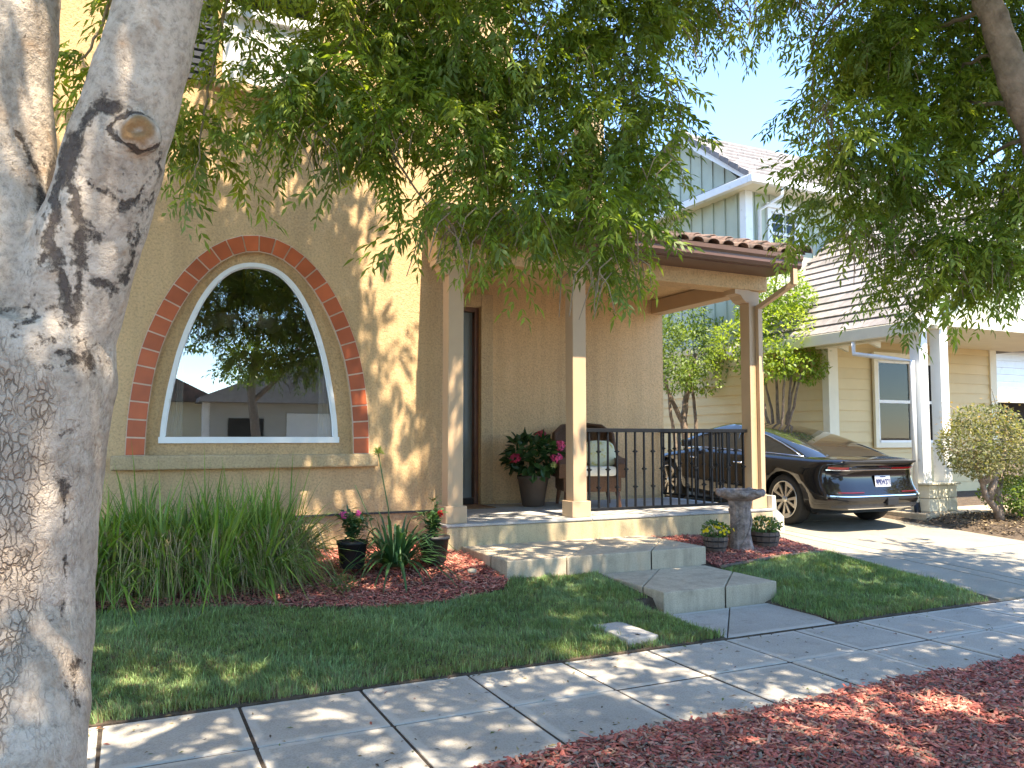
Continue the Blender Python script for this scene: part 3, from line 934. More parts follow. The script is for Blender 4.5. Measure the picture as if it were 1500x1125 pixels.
# gutter, downspout
GX0, GX1 = 2.97, 7.76
gp = [(7.66, 3.70), (7.58, 3.70), (7.555, 3.74), (7.555, 3.79), (7.53, 3.82), (7.525, 3.868), (7.66, 3.868)]
MB().prism(gp, 'x', GX0, GX1).build('gutter', M['brown_metal'], house)
MB().prism([(7.661, 3.69), (7.70, 3.69), (7.70, 3.90), (7.661, 3.90)], 'x', GX0 - .01, GX1 + .04).build('fascia', M['brown_metal'], house)
ds = MB()
for a, b_ in (((7.66, 7.60, 3.70), (7.66, 7.60, 3.50)), ((7.66, 7.60, 3.52), (7.565, 8.145, 3.27)), ((7.565, 8.145, 3.30), (7.565, 8.145, .82))):
    a, b_ = Vector(a), Vector(b_)
    t = (b_ - a).normalized()
    sx = Vector((1, 0, 0)); sx = (sx - t * sx.dot(t)).normalized(); sy = t.cross(sx)
    w1, w2 = .035, .028
    v = []
    for p in (a, b_):
        for (i, j) in ((-1, -1), (1, -1), (1, 1), (-1, 1)): v.append(p + sx * w1 * i + sy * w2 * j)
    ds.add(v, [(3, 2, 1, 0), (4, 5, 6, 7), (0, 1, 5, 4), (1, 2, 6, 5), (2, 3, 7, 6), (3, 0, 4, 7)])
ds.build('downspout', M['taupe'], house)

# porch roof: deck and barrel tiles
SL = 0.31
RZ = lambda y: 3.905 + SL * (y - 7.66)
m = MB()
pts = [(7.62, RZ(7.62)), (13.0, RZ(13.0)), (13.0, RZ(13.0) - .08), (7.7, 3.86)]
m.prism(pts, 'x', GX0, 7.80)
deck = m.build('porch_roof', M['roof_clay'], house)
MB().prism([(13.0, RZ(13) - .08), (13.0, RZ(13)), (17, RZ(13) - 1.5), (17, RZ(13) - 1.6)], 'x', GX0, 7.8).build('rear_roof', M['roof_clay'], house)
MB().prism([(BY, 4.2), (13.0, RZ(13) - .1), (16, 4.2)], 'x', 7.56, 7.60).build('gable_wall', M['stucco'], house)
# one barrel tile, laid along the slope
ang = math.atan(SL)
TL = 0.42
m = MB()
nseg = 7
vv, ff = [], []
for yy, r_ in ((0, .098), (TL, .082)):
    for off in (0.0, -0.016):
        for k in range(nseg):
            a = math.pi * k / (nseg - 1)
            vv.append((math.cos(a) * (r_ + off), yy, math.sin(a) * (r_ + off) * 0.62))
for k in range(nseg - 1):
    ff += [(k, k + 1, 2 * nseg + k + 1, 2 * nseg + k), (nseg + k + 1, nseg + k, 3 * nseg + k, 3 * nseg + k + 1), (k + 1, k, nseg + k, nseg + k + 1)]
m.add(vv, ff, True)
tile_me = m.mesh('barrel_tile'); tile_me.materials.append(M['roof_clay'])
for r_ in range(9):
    for k in range(21):
        y = 7.56 + r_ * 0.36
        o = link('roof_tile', tile_me, deck)
        o.location = (3.08 + k * 0.2325 + rr.uniform(-.006, .006), y, RZ(y) + 0.012 + 0.012 * (r_ % 1) + rr.uniform(0, .006))
        o.rotation_euler = (ang - 0.03 + rr.uniform(-.01, .01), 0, rr.uniform(-.02, .02))
# rake tiles at the right end
for r_ in range(9):
    y = 7.52 + r_ * 0.36
    o = link('rake_tile', tile_me, deck)
    o.location = (7.80, y, RZ(y) + 0.05); o.scale = (1.15, 1.05, 1.5)
    o.rotation_euler = (ang - .03, 0, 0)
# second storey behind, and chimney
m = MB()
m.add([(3.3, 10.9, 4.0), (5.25, 10.9, 4.0), (5.25, 10.9, 9.5), (3.3, 10.9, 9.5)], [(0, 1, 2, 3)])
m.add([(5.25, 10.9, 4.0), (5.25, 16, 4.0), (5.25, 16, 9.5), (5.25, 10.9, 9.5)], [(0, 1, 2, 3)])
m.build('upper_wall', M['stucco'], house, fix=False)
MB().bbox(6.85, 7.1, 11.2, 11.8, 4.6, 7.0, .02).build('chimney', M['stucco_trim'], house)
MB().prism([(10.5, 9.6), (13, 10.4), (16, 9.6), (16, 9.5), (10.5, 9.5)], 'x', 3.6, 5.6).build('upper_roof', M['roof_clay'], house)
MB().prism([(8.1, 9.4), (12, 10.9), (16, 9.4), (16, 9.3), (8.1, 9.3)], 'x', -7.4, 3.55).build('main_roof', M['roof_clay'], house)

# ---- railings
def railing(name, p0, p1, nb, label, first):
    L = (Vector(p1) - Vector(p0)).length
    rz = math.atan2(p1[1] - p0[1], p1[0] - p0[0])
    o = empty(name, p0, rz, label, 'railing')
    MB().bbox(0, L, -.024, .024, .995, 1.042, .005).build('top_rail', M['iron'], o)
    MB().bbox(0, L, -.016, .016, .055, .087, .004).build('bottom_rail', M['iron'], o)
    pa = MB().box(-.0065, .0065, -.0065, .0065, .088, .999)
    for z in (.60,):
        pass
    variants = []
    for zs in ((.545,), (.76, .33)):
        m = MB().box(-.010, .010, -.010, .010, .088, .999)
        for z in zs:
            m.lathe([(.0085, -.04), (.015, -.028), (.016, -.02), (.012, -.018), (.038, 0), (.012, .018), (.016, .02), (.015, .028), (.0085, .04)], (0, 0, z), 8)
        me = m.mesh('baluster'); me.materials.append(M['iron'])
        variants.append(me)
    me = MB().box(-.010, .010, -.010, .010, .088, .999).mesh('baluster'); me.materials.append(M['iron'])
    seq = [0, None, 0, 1] if first else [1, 0]
    for k in range(nb):
        v = (variants[0] if k % 2 == 0 else variants[1])
        c = link('baluster', v, o)
        c.location = ((k + .6) * L / nb, 0, 0)
    return o


railing('porch_railing', (4.915, 8.27, .612), (7.42, 8.27, .612), 19, 'black iron railing along the porch front beside the wicker chair', True)
railing('porch_railing', (7.52, 8.37, .612), (7.52, 10.28, .612), 14, 'black iron railing on the porch side next to the parked car', False)

# ================================================================== vegetation helpers
def rot_basis(rng, n, tilt):
    """n random frames: random turn about z, tilted by up to `tilt`"""
    yaw = rng.uniform(0, 2 * np.pi, n)
    a = rng.normal(0, tilt, n); b = rng.normal(0, tilt, n)
    cy, sy = np.cos(yaw), np.sin(yaw)
    Rz = np.zeros((n, 3, 3)); Rz[:, 0, 0] = cy; Rz[:, 0, 1] = -sy; Rz[:, 1, 0] = sy; Rz[:, 1, 1] = cy; Rz[:, 2, 2] = 1
    Rx = np.zeros((n, 3, 3)); Rx[:, 0, 0] = 1; Rx[:, 1, 1] = np.cos(a); Rx[:, 1, 2] = -np.sin(a); Rx[:, 2, 1] = np.sin(a); Rx[:, 2, 2] = np.cos(a)
    Ry = np.zeros((n, 3, 3)); Ry[:, 1, 1] = 1; Ry[:, 0, 0] = np.cos(b); Ry[:, 0, 2] = np.sin(b); Ry[:, 2, 0] = -np.sin(b); Ry[:, 2, 2] = np.cos(b)
    return Rz @ Rx @ Ry


def norm(v):
    return v / (np.linalg.norm(v, axis=-1, keepdims=True) + 1e-9)


def leaflets(base, dirv, nrm, L, W):
    """diamond leaflets: base (n,3), direction, normal, length, width -> (n,4,3)"""
    d = norm(dirv)
    s = norm(np.cross(d, nrm))
    u = np.cross(s, d)
    L = L[:, None]; W = W[:, None]
    mid = base + d * L * 0.42 + u * W * 0.25
    tip = base + d * L - u * L * 0.10
    return np.stack([base, mid - s * W, tip, mid + s * W], 1)


def make_twig(rng, nleaf=12, length=0.38, ll=0.067, lw=0.0088):
    """a drooping twig of pinnate leaves; returns leaflets (k,4,3)"""
    out = []
    for i in range(nleaf):
        t = (i + rng.uniform(0, .8)) / nleaf
        p = np.array([length * (t * 0.75), rng.normal(0, .01), -length * (0.15 * t + 0.65 * t * t)])
        side = (-1) ** i
        ax = np.array([0.45 + rng.normal(0, .2), side * (0.75 + rng.normal(0, .2)), -0.35 - .5 * t + rng.normal(0, .25)])
        ax /= np.linalg.norm(ax)
        rl = rng.uniform(.09, .15)
        npair = rng.integers(2, 4)
        crossv = norm(np.cross(ax, np.array([0, 0, 1.0])))
        upn = np.cross(crossv, ax)
        for j in range(npair):
            q = p + ax * rl * (0.35 + 0.6 * j / npair) + np.array([0, 0, -.02]) * (j / npair)
            for sd in (-1, 1):
                dv = ax * 0.75 + crossv * sd * 0.75 + np.array([0, 0, -0.35]) + rng.normal(0, .18, 3)
                out.append((q, dv, upn + rng.normal(0, .35, 3), ll * rng.uniform(.7, 1.2), lw * rng.uniform(.8, 1.25)))
        q = p + ax * rl
        out.append((q, ax + np.array([0, 0, -.4]) + rng.normal(0, .15, 3), upn + rng.normal(0, .3, 3), ll * rng.uniform(.9, 1.3), lw))
    B = np.array([o[0] for o in out]); D = np.array([o[1] for o in out]); N = np.array([o[2] for o in out])
    return leaflets(B, D, N, np.array([o[3] for o in out]), np.array([o[4] for o in out]))


LEAFC = np.array([[.17, .25, .040], [.23, .31, .052], [.13, .205, .040], [.28, .35, .07], [.17, .25, .08]])


def spread_twigs(rng, temps, P, scale=1.0, palette=LEAFC, tilt=0.3, bright=None):
    Vs, Cs = [], []
    which = rng.integers(0, len(temps), len(P))
    for k, T in enumerate(temps):
        idx = np.where(which == k)[0]
        if not len(idx): continue
        Rm = rot_basis(rng, len(idx), tilt)
        sc = scale * rng.uniform(.8, 1.2, len(idx))
        V = np.einsum('nij,kvj->nkvi', Rm, T) * sc[:, None, None, None] + P[idx][:, None, None, :]
        tw = palette[rng.integers(0, len(palette), len(idx))]
        c = tw[:, None, :] * rng.uniform(.75, 1.3, (len(idx), T.shape[0], 1))
        Vs.append(V.reshape(-1, 4, 3)); Cs.append(c.reshape(-1, 3))
    return np.concatenate(Vs), np.concatenate(Cs)


def ellipsoid_pts(rng, c, r, n, shell=0.5):
    v = norm(rng.normal(0, 1, (n, 3)))
    t = rng.uniform(0, 1, n) ** (1 / 3)
    t = t * (1 - shell) + shell * (0.75 + .25 * rng.uniform(0, 1, n))
    return np.array(c) + v * t[:, None] * np.array(r)


def leaf_cloud(rng, clumps, per_area, L, W, palette, droop=-0.2, shell=.5):
    Vs, Cs = [], []
    for c, r in clumps:
        n = int(per_area * (r[0] * r[1] + r[1] * r[2] + r[0] * r[2]))
        P = ellipsoid_pts(rng, c, r, n, shell)
        out = norm((P - np.array(c)) / np.array(r))
        D = norm(out * 0.6 + rng.normal(0, .6, (n, 3)) + np.array([0, 0, droop]))
        N = norm(out * .5 + np.array([0, 0, .7]) + rng.normal(0, .5, (n, 3)))
        Vs.append(leaflets(P, D, N, L * rng.uniform(.6, 1.3, n), W * rng.uniform(.7, 1.3, n)))
        pc = palette[rng.integers(0, len(palette))]
        Cs.append((pc * .5 + .5 * palette[rng.integers(0, len(palette), n)]) * rng.uniform(.75, 1.25, (n, 1)))
    return np.concatenate(Vs), np.concatenate(Cs)


# ================================================================== street trees
rng = np.random.default_rng(11)
temps = [make_twig(rng) for _ in range(9)]
tempsB = [make_twig(rng, 7, .55, .11, .021) for _ in range(6)]


def px_clumps(lst, rng, k=1.0):
    """clumps of foliage: (px, py, distance, half-width, half-height in px at that distance)"""
    P = []
    for (px, py, d, rx, ry) in lst:
        c = at(px, py, d)
        n = max(6, int(k * rx * ry * (d / F) ** 2 * 330))
        sx, sz = max(14, rx - 36) / F * d, max(10, ry - 20) / F * d
        v = norm(rng.normal(0, 1, (n, 3))) * (rng.uniform(0, 1, n) ** .45)[:, None]
        P.append(c + v[:, :1] * sx * RIGHT + v[:, 1:2] * sz * np.array([0, 0, 1.0]) + v[:, 2:] * 0.5 * np.array([FWD[0], FWD[1], 0]))
    P = np.concatenate(P)
    return P + np.array([0, 0, .17])


def canopy(rng, x0, x1, y0, y1, z0, z1, nclump, per, rad):
    """the part of the crown overhead, above what the photograph shows"""
    P = []
    for _ in range(nclump):
        c = np.array([rng.uniform(x0, x1), rng.uniform(y0, y1), 0])
        c[2] = rng.uniform(z0, z1)
        r = rng.uniform(*rad)
        v = norm(rng.normal(0, 1, (per, 3))) * (rng.uniform(0, 1, per) ** .4)[:, None]
        P.append(c + v * np.array([r, r, r * .6]))
    P = np.concatenate(P)
    return P[~in_view(P, 170)]


# --- first tree, whose trunk stands at the left
tree1 = empty('street_tree', (-0.28, 2.6, 0), label='street tree with pale forked trunk standing close by on the left', cat='tree')
T1 = [(470, 150, 4.6, 95, 80), (440, 215, 4.5, 66, 45), (540, 70, 4.9, 110, 100), (560, 210, 4.6, 100, 62), (650, 120, 4.9, 120, 120),
      (700, 250, 4.8, 95, 75), (700, 340, 4.6, 60, 42), (770, 345, 4.6, 70, 50), (650, 335, 4.5, 28, 26), (780, 110, 5.0, 130, 110), (820, 240, 5.0, 120, 90),
      (860, 345, 4.8, 70, 55), (868, 405, 4.7, 40, 30), (925, 385, 4.8, 28, 40), (930, 285, 5.0, 75, 75), (945, 165, 5.2, 64, 95), (900, 50, 5.2, 140, 70),
      (1045, 20, 5.4, 85, 45), (300, 180, 4.4, 50, 85), (335, 70, 4.4, 38, 70), (280, 235, 4.3, 30, 32), (115, 105, 4.2, 30, 50), (175, 30, 4.2, 30, 40),
      (150, 135, 4.2, 20, 30), (540, 270, 4.6, 28, 22), (620, -60, 4.8, 250, 70), (900, -60, 5.2, 220, 60), (330, -60, 4.4, 90, 60)]
P1 = px_clumps(T1, rng, .9)
PA = canopy(rng, -5, 4.8, -1.5, 6.4, 5.0, 8.3, 96, 27, (.5, .95))
PA = np.concatenate([PA, canopy(np.random.default_rng(303), -2.2, 2.0, 4.6, 6.6, 6.3, 8.6, 24, 26, (.5, .85))])  # extra unseen clumps, added so their shade falls on the arched-window wall
V1, C1 = spread_twigs(rng, temps, P1)
V2, C2 = spread_twigs(rng, tempsB, PA, 1.25, tilt=1.1)
link('crown', quads_mesh('crown', np.concatenate([V1, V2]), M['leaf'], np.concatenate([C1, C2])), tree1).matrix_parent_inverse = Matrix.Translation((0.28, -2.6, 0))

# --- trunk: skeleton tubes fused into one skin
def fused(name, tubes, voxel, mat, parent, colour_fn, lumps=()):
    m = MB()
    for pts, rad in tubes: m.tube(pts, rad, 24)
    me = m.mesh(name + '_raw')
    bm = bmesh.new(); bm.from_mesh(me)
    for c, r in lumps:
        bmesh.ops.create_icosphere(bm, subdivisions=3, radius=r, matrix=Matrix.Translation(c))
    bmesh.ops.recalc_face_normals(bm, faces=bm.faces[:])
    bm.to_mesh(me); bm.free()
    tmp = bpy.data.objects.new('tmp', me); col.objects.link(tmp)
    md = tmp.modifiers.new('r', 'REMESH'); md.mode = 'VOXEL'; md.voxel_size = voxel; md.use_smooth_shade = True
    sm = tmp.modifiers.new('s', 'SMOOTH'); sm.factor = .6; sm.iterations = 10
    dg = bpy.context.evaluated_depsgraph_get()
    me2 = bpy.data.meshes.new_from_object(tmp.evaluated_get(dg))
    bpy.data.objects.remove(tmp)
    me2.name = name
    nv = len(me2.vertices)
    co = np.zeros(nv * 3, np.float32); me2.vertices.foreach_get('co', co); co = co.reshape(-1, 3)
    no = np.zeros(nv * 3, np.float32); me2.vertices.foreach_get('normal', no); no = no.reshape(-1, 3)
    co2, colr = colour_fn(co.astype(float), no.astype(float))
    me2.vertices.foreach_set('co', co2.astype(np.float32).ravel())
    ca = me2.color_attributes.new('Col', 'FLOAT_COLOR', 'POINT')
    c4 = np.ones((nv, 4), np.float32); c4[:, :3] = colr
    ca.data.foreach_set('color', c4.ravel())
    me2.polygons.foreach_set('use_smooth', np.ones(len(me2.polygons), bool))
    me2.materials.clear(); me2.materials.append(mat)
    o = link(name, me2, parent)
    return o


def A(px, py, d): return tuple(at(px, py, d))


trunk_pts = [(-.30, 2.62, -.15), (-.295, 2.61, .1), (-.29, 2.6, .5), A(25, 900, 2.42), A(30, 760, 2.42), A(42, 640, 2.42), A(60, 540, 2.42), A(70, 470, 2.42)]
trunk_r = [.31, .245, .217, .211, .212, .216, .212, .19]
right_pts = [A(70, 560, 2.42), A(95, 470, 2.42), A(125, 370, 2.40), A(152, 290, 2.38), A(172, 215, 2.36), A(200, 130, 2.34), A(222, 50, 2.33), A(243, -40, 2.33), A(262, -140, 2.36), A(280, -300, 2.45)]
right_r = [.16, .155, .148, .143, .138, .125, .118, .112, .106, .095]
left_pts = [A(35, 560, 2.44), A(22, 440, 2.44), A(8, 330, 2.44), A(-2, 230, 2.44), A(-8, 130, 2.44), A(0, 30, 2.44), A(6, -60, 2.46), A(0, -300, 2.5)]
left_r = [.17, .172, .165, .16, .155, .16, .155, .13]
knot = Vector(A(203, 190, 2.225))
scars = [([(90, 238), (78, 290), (76, 350), (92, 420), (106, 490)], .016, 1.0),
         ([(98, 245), (108, 290), (122, 330), (118, 390), (112, 450), (108, 500)], .014, .9),
         ([(30, 195), (52, 240), (72, 300)], .012, .85),
         ([(96, 236), (112, 195), (140, 162), (175, 158)], .014, 1.0),
         ([(100, 252), (135, 268), (165, 288), (182, 305)], .006, .9),
         ([(236, 225), (228, 262), (205, 292), (178, 300)], .010, .9),
         ([(228, 280), (205, 320), (195, 360), (178, 410)], .010, .8),
         ([(120, 330), (145, 352)], .012, .8),
         ([(45, 385), (68, 378)], .010, 1.0),
         ([(0, 450), (45, 448), (50, 465), (10, 485)], .012, .8),
         ([(85, 520), (125, 525)], .022, .8), ([(92, 640), (108, 636)], .008, .8), ([(92, 700), (95, 755)], .006, .9), ([(165, 425), (140, 412)], .010, .8),
         ([(105, 980), (115, 1030)], .012, .7), ([(96, 820), (88, 900)], .006, .7), ([(95, 757), (103, 757)], .006, .9)]
scars3 = [([np.array(at(x, y, 2.24)) for x, y in p], w, s) for p, w, s in scars]


def seg_dist(P, a, b):
    ab = b - a
    t = np.clip(((P - a) @ ab) / (ab @ ab), 0, 1)
    return np.linalg.norm(P - a - t[:, None] * ab, axis=1)


def trunk_colour(co, no):
    n = len(co)
    # coordinates across the face that looks towards the street corner (view plane through the trunk)
    ax = np.array([RIGHT[0], RIGHT[1], 0]); ex = co @ ax; ez = co[:, 2]
    P2 = np.stack([ex, ez], 1)
    vdir = norm(co - np.array([0, 0, EYE]))
    facing = np.clip(-(no * vdir).sum(1) * 3, 0, 1)
    from mathutils import noise as mn
    red = np.zeros(n); halo = np.zeros(n)
    wv = np.stack([np.array([mn.noise(Vector(c) * 14 + Vector((k * 7.3, 0, 0))) for c in co]) for k in range(3)], 1)
    wid = 1.0 + 1.1 * np.array([mn.noise(Vector(c) * 9 + Vector((3, 9, 4))) for c in co])
    d3 = norm(co - np.array([0, 0, EYE])) + wv * .0075
    for pts, w, s in scars3:
        q = [norm(p - np.array([0, 0, EYE])) for p in pts]
        for a, b in zip(q[:-1], q[1:]):
            dd = seg_dist(d3, a, b) * 2.24
            ww = w * np.clip(wid, .25, 2.2)
            red = np.maximum(red, s * np.clip(1.0 - dd / (1.9 * ww), 0, 1))
            halo = np.maximum(halo, s * np.clip(1.0 - dd / (4.5 * w), 0, 1))
    red = np.maximum(red * .92, halo * .34) * facing
    ph = 7 * ez
    green = smooth01((-0.105 + .02 * np.sin(5 * ez) - (ex + 1.34)) / .09 * 1.0)
    exr = ex - (np.array([-.29, 2.6, 0]) @ ax)
    green = smooth01((0.095 + .03 * np.sin(4.3 * ez) - exr) / .05) * smooth01((1.88 - ez - .10 * np.sin(12 * exr)) / .16)
    green = np.maximum(green, .25 * smooth01((1.9 - ez) / .3))
    kd = np.linalg.norm((co - np.array(knot)) * np.array([.85, .6, 1.15]), axis=1)
    from mathutils import noise as mn
    kd = kd + np.array([mn.noise(Vector(c) * 28) for c in co]) * .014
    blue = smooth01((.052 - kd) / .016)
    hole = smooth01((.014 - np.linalg.norm(co - (np.array(knot) + np.array([0.0, -.0, -.004])), axis=1)) / .006)
    red = np.maximum(red * (1 - blue), smooth01(1 - np.abs(kd - .060) / .012) * .9 * facing)
    # relief: scars sink, ridges stand out
    from mathutils import noise as mn
    disp = np.array([mn.noise(Vector(c) * 9) * .006 + mn.noise(Vector((c[0] * 30, c[1] * 30, c[2] * 12))) * .0035 for c in co])
    disp += green * np.array([abs(mn.noise(Vector((c[0] * 40, c[1] * 40, c[2] * 18)))) * .007 for c in co])
    disp -= red * .006 + blue * .02 * smooth01((.03 - kd) / .02)
    return co + no * disp[:, None], np.stack([red, green, blue * (1 - .85 * smooth01((.017 - kd) / .008))], 1)


tr = fused('trunk', [(trunk_pts, trunk_r), (right_pts, right_r), (left_pts, left_r)], .0085, M['bark'], tree1, trunk_colour, [(knot + Vector((.005, .04, 0)), .058)])
tr.matrix_parent_inverse = Matrix.Translation((0.28, -2.6, 0))


def limb(parent, pts, r0, r1, mat, off, name='limb', n=10):
    """a bending branch through pts"""
    P = [Vector(p) for p in pts]
    out = []
    for i in range(len(P) - 1):
        p0, p1, p2, p3 = P[max(i - 1, 0)], P[i], P[i + 1], P[min(i + 2, len(P) - 1)]
        for k in range(6):
            t = k / 6
            out.append(0.5 * ((2 * p1) + (-p0 + p2) * t + (2 * p0 - 5 * p1 + 4 * p2 - p3) * t * t + (-p0 + 3 * p1 - 3 * p2 + p3) * t ** 3))
    out.append(P[-1])
    for i in range(1, len(out) - 1): out[i] = out[i] + Vector(rng.normal(0, .006, 3))
    rad = [r0 + (r1 - r0) * i / (len(out) - 1) for i in range(len(out))]
    o = MB().tube(out, rad, n).build(name, mat, parent)
    o.matrix_parent_inverse = Matrix.Translation(off)
    return out


OFF1 = (0.28, -2.6, 0)
e1 = A(280, -300, 2.45)
limb(tree1, [e1, (.75, 2.9, 4.2), (1.6, 3.5, 5.2), (2.8, 4.2, 5.9), (4.0, 4.6, 6.2)], .09, .03, M['bark'], OFF1)
limb(tree1, [A(0, -300, 2.5), (-.6, 2.4, 4.6), (-1.2, 2.2, 6.0), (-1.6, 1.8, 7.6)], .125, .04, M['bark'], OFF1)
limb(tree1, [(.75, 2.9, 4.2), (.6, 3.6, 5.4), (.4, 4.4, 6.6), (.3, 5.0, 7.4)], .06, .02, M['bark'], OFF1)
# hanging branchlets inside the visible foliage
hang = [((690, -60, 5.0), (735, 60, 5.0), (755, 170, 4.9), (772, 240, 4.8)), ((690, -60, 5.0), (640, 30, 4.9), (600, 90, 4.8), (560, 180, 4.7)),
        ((690, -60, 5.0), (790, 60, 5.1), (840, 120, 5.1), (870, 210, 5.0)), ((560, -60, 4.8), (500, 60, 4.7), (470, 130, 4.6)),
        ((900, -60, 5.3), (915, 60, 5.2), (930, 170, 5.1), (940, 300, 5.0)), ((870, 210, 5.0), (862, 300, 4.9), (872, 400, 4.75)),
        ((772, 240, 4.8), (760, 300, 4.7), (745, 360, 4.6)), ((560, 180, 4.7), (585, 240, 4.65), (645, 330, 4.55)), ((345, -60, 4.4), (320, 60, 4.4), (300, 160, 4.4), (285, 260, 4.3)),
        ((900, -60, 5.3), (1000, 10, 5.4), (1060, 60, 5.4)), ((930, 60, 5.2), (880, 90, 5.2), (820, 60, 5.1)), ((180, -60, 4.2), (140, 60, 4.2), (100, 100, 4.2)),
        ((735, 60, 5.0), (770, 120, 5.0), (805, 130, 5.0), (850, 135, 5.05))]
for h in hang: limb(tree1, [A(*p) for p in h], .012, .0035, M['twigs'], OFF1, 'branchlet', 5)
m = MB()
for _ in range(260):
    k = rng.integers(0, 18)
    px, py, d, rx, ry = T1[k]
    p = np.array(at(px + rng.uniform(-.8, .8) * rx, py + rng.uniform(-.95, -.15) * ry, d + rng.uniform(-.3, .3)))
    s = rng.choice([-1, 1]); L = rng.uniform(.15, .38)
    m.tube([p, p + np.array([.25 * s * L, rng.normal(0, .1) * L, -.25 * L]), p + np.array([.42 * s * L, rng.normal(0, .1) * L, -.9 * L])], [.005, .004, .0025], 4, False)
o = m.build('fine_twigs', M['twigs'], tree1, fix=False); o['kind'] = 'stuff'; o.matrix_parent_inverse = Matrix.Translation(OFF1)

# --- second tree, to the right
T2B = (7.6, 3.0, 0)
tree2 = empty('street_tree', T2B, label='second street tree whose leafy boughs hang in from the right', cat='tree')
OFF2 = (-7.6, -3.0, 0)
T2 = [(1272, 105, 5.6, 88, 112), (1330, 50, 5.8, 130, 80), (1245, 230, 5.4, 56, 56), (1310, 285, 5.5, 88, 76), (1380, 190, 5.6, 110, 110), (1450, 90, 5.8, 100, 110),
      (1370, 385, 5.4, 80, 55), (1440, 405, 5.3, 80, 60), (1490, 420, 5.3, 50, 45), (1490, 310, 5.4, 60, 100), (1262, 350, 5.4, 36, 36), (1165, 10, 5.6, 55, 40), (1205, 165, 5.5, 22, 26), (1205, 255, 5.4, 20, 30),
      (1300, -70, 5.8, 240, 60), (1340, 440, 5.3, 30, 22), (1560, 250, 5.4, 60, 200), (1560, 60, 5.6, 70, 150), (1228, 310, 5.4, 24, 24)]
P2 = px_clumps(T2, rng, .92)
PB = canopy(rng, 4.4, 9.6, -1.5, 5.0, 5.0, 8.0, 62, 26, (.5, .9))
V1, C1 = spread_twigs(rng, temps, P2)
V2, C2 = spread_twigs(rng, tempsB, PB, 1.25, tilt=1.1)
o = link('crown', quads_mesh('crown', np.concatenate([V1, V2]), M['leaf'], np.concatenate([C1, C2])), tree2)
o.matrix_parent_inverse = Matrix.Translation(OFF2)
limb(tree2, [(7.6, 3.0, -.1), (7.55, 3.0, 1.0), (7.4, 3.05, 2.0), A(1590, 330, 5.0), A(1510, 170, 4.75), A(1470, 70, 4.75), A(1440, -20, 4.8), A(1405, -160, 5.2), (4.3, 4.2, 6.8)], .15, .04, M['bark2'], OFF2, 'trunk', 14)
for h in [((1505, 160, 4.75), (1440, 150, 5.2), (1395, 160, 5.7), (1340, 230, 5.6)), ((1475, 85, 4.75), (1430, 85, 5.1), (1390, 120, 5.7)), ((1530, 200, 4.8), (1480, 210, 5.0), (1420, 260, 5.6), (1400, 330, 5.5)),
          ((1450, 10, 4.8), (1400, 30, 5.2), (1330, 60, 5.7), (1260, 160, 5.6)), ((1420, -100, 5.0), (1300, -40, 5.6), (1200, 40, 5.7), (1190, 160, 5.5)), ((1395, 160, 5.7), (1330, 280, 5.5), (1300, 350, 5.4)), ((1480, 210, 5.7), (1460, 320, 5.5), (1440, 400, 5.3))]:
    limb(tree2, [A(*p) for p in h], .018, .004, M['bark2'], OFF2, 'branchlet', 6)
m = MB()
for _ in range(200):
    px, py, d, rx, ry = T2[rng.integers(0, 13)]
    p = np.array(at(px + rng.uniform(-.8, .8) * rx, py + rng.uniform(-.95, -.15) * ry, d + rng.uniform(-.3, .3)))
    s = rng.choice([-1, 1]); L = rng.uniform(.15, .38)
    m.tube([p, p + np.array([.25 * s * L, rng.normal(0, .1) * L, -.25 * L]), p + np.array([.42 * s * L, rng.normal(0, .1) * L, -.9 * L])], [.005, .004, .0025], 4, False)
o = m.build('fine_twigs', M['twigs'], tree2, fix=False); o['kind'] = 'stuff'; o.matrix_parent_inverse = Matrix.Translation(OFF2)

# ================================================================== lawn and mulch
LAWN_L = [(-5, 4.963), (4.20, 4.963), (4.22, 6.88), (3.3, 6.88), (3.1, 6.62), (2.6, 6.47), (2.0, 6.44), (1.1, 6.68), (-.2, 7.0), (-5, 7.1)]
LAWN_R = [(5.42, 4.97), (7.38, 4.97), (7.62, 5.8), (7.80, 6.99), (5.61, 6.68), (5.60, 5.86), (5.45, 5.8)]


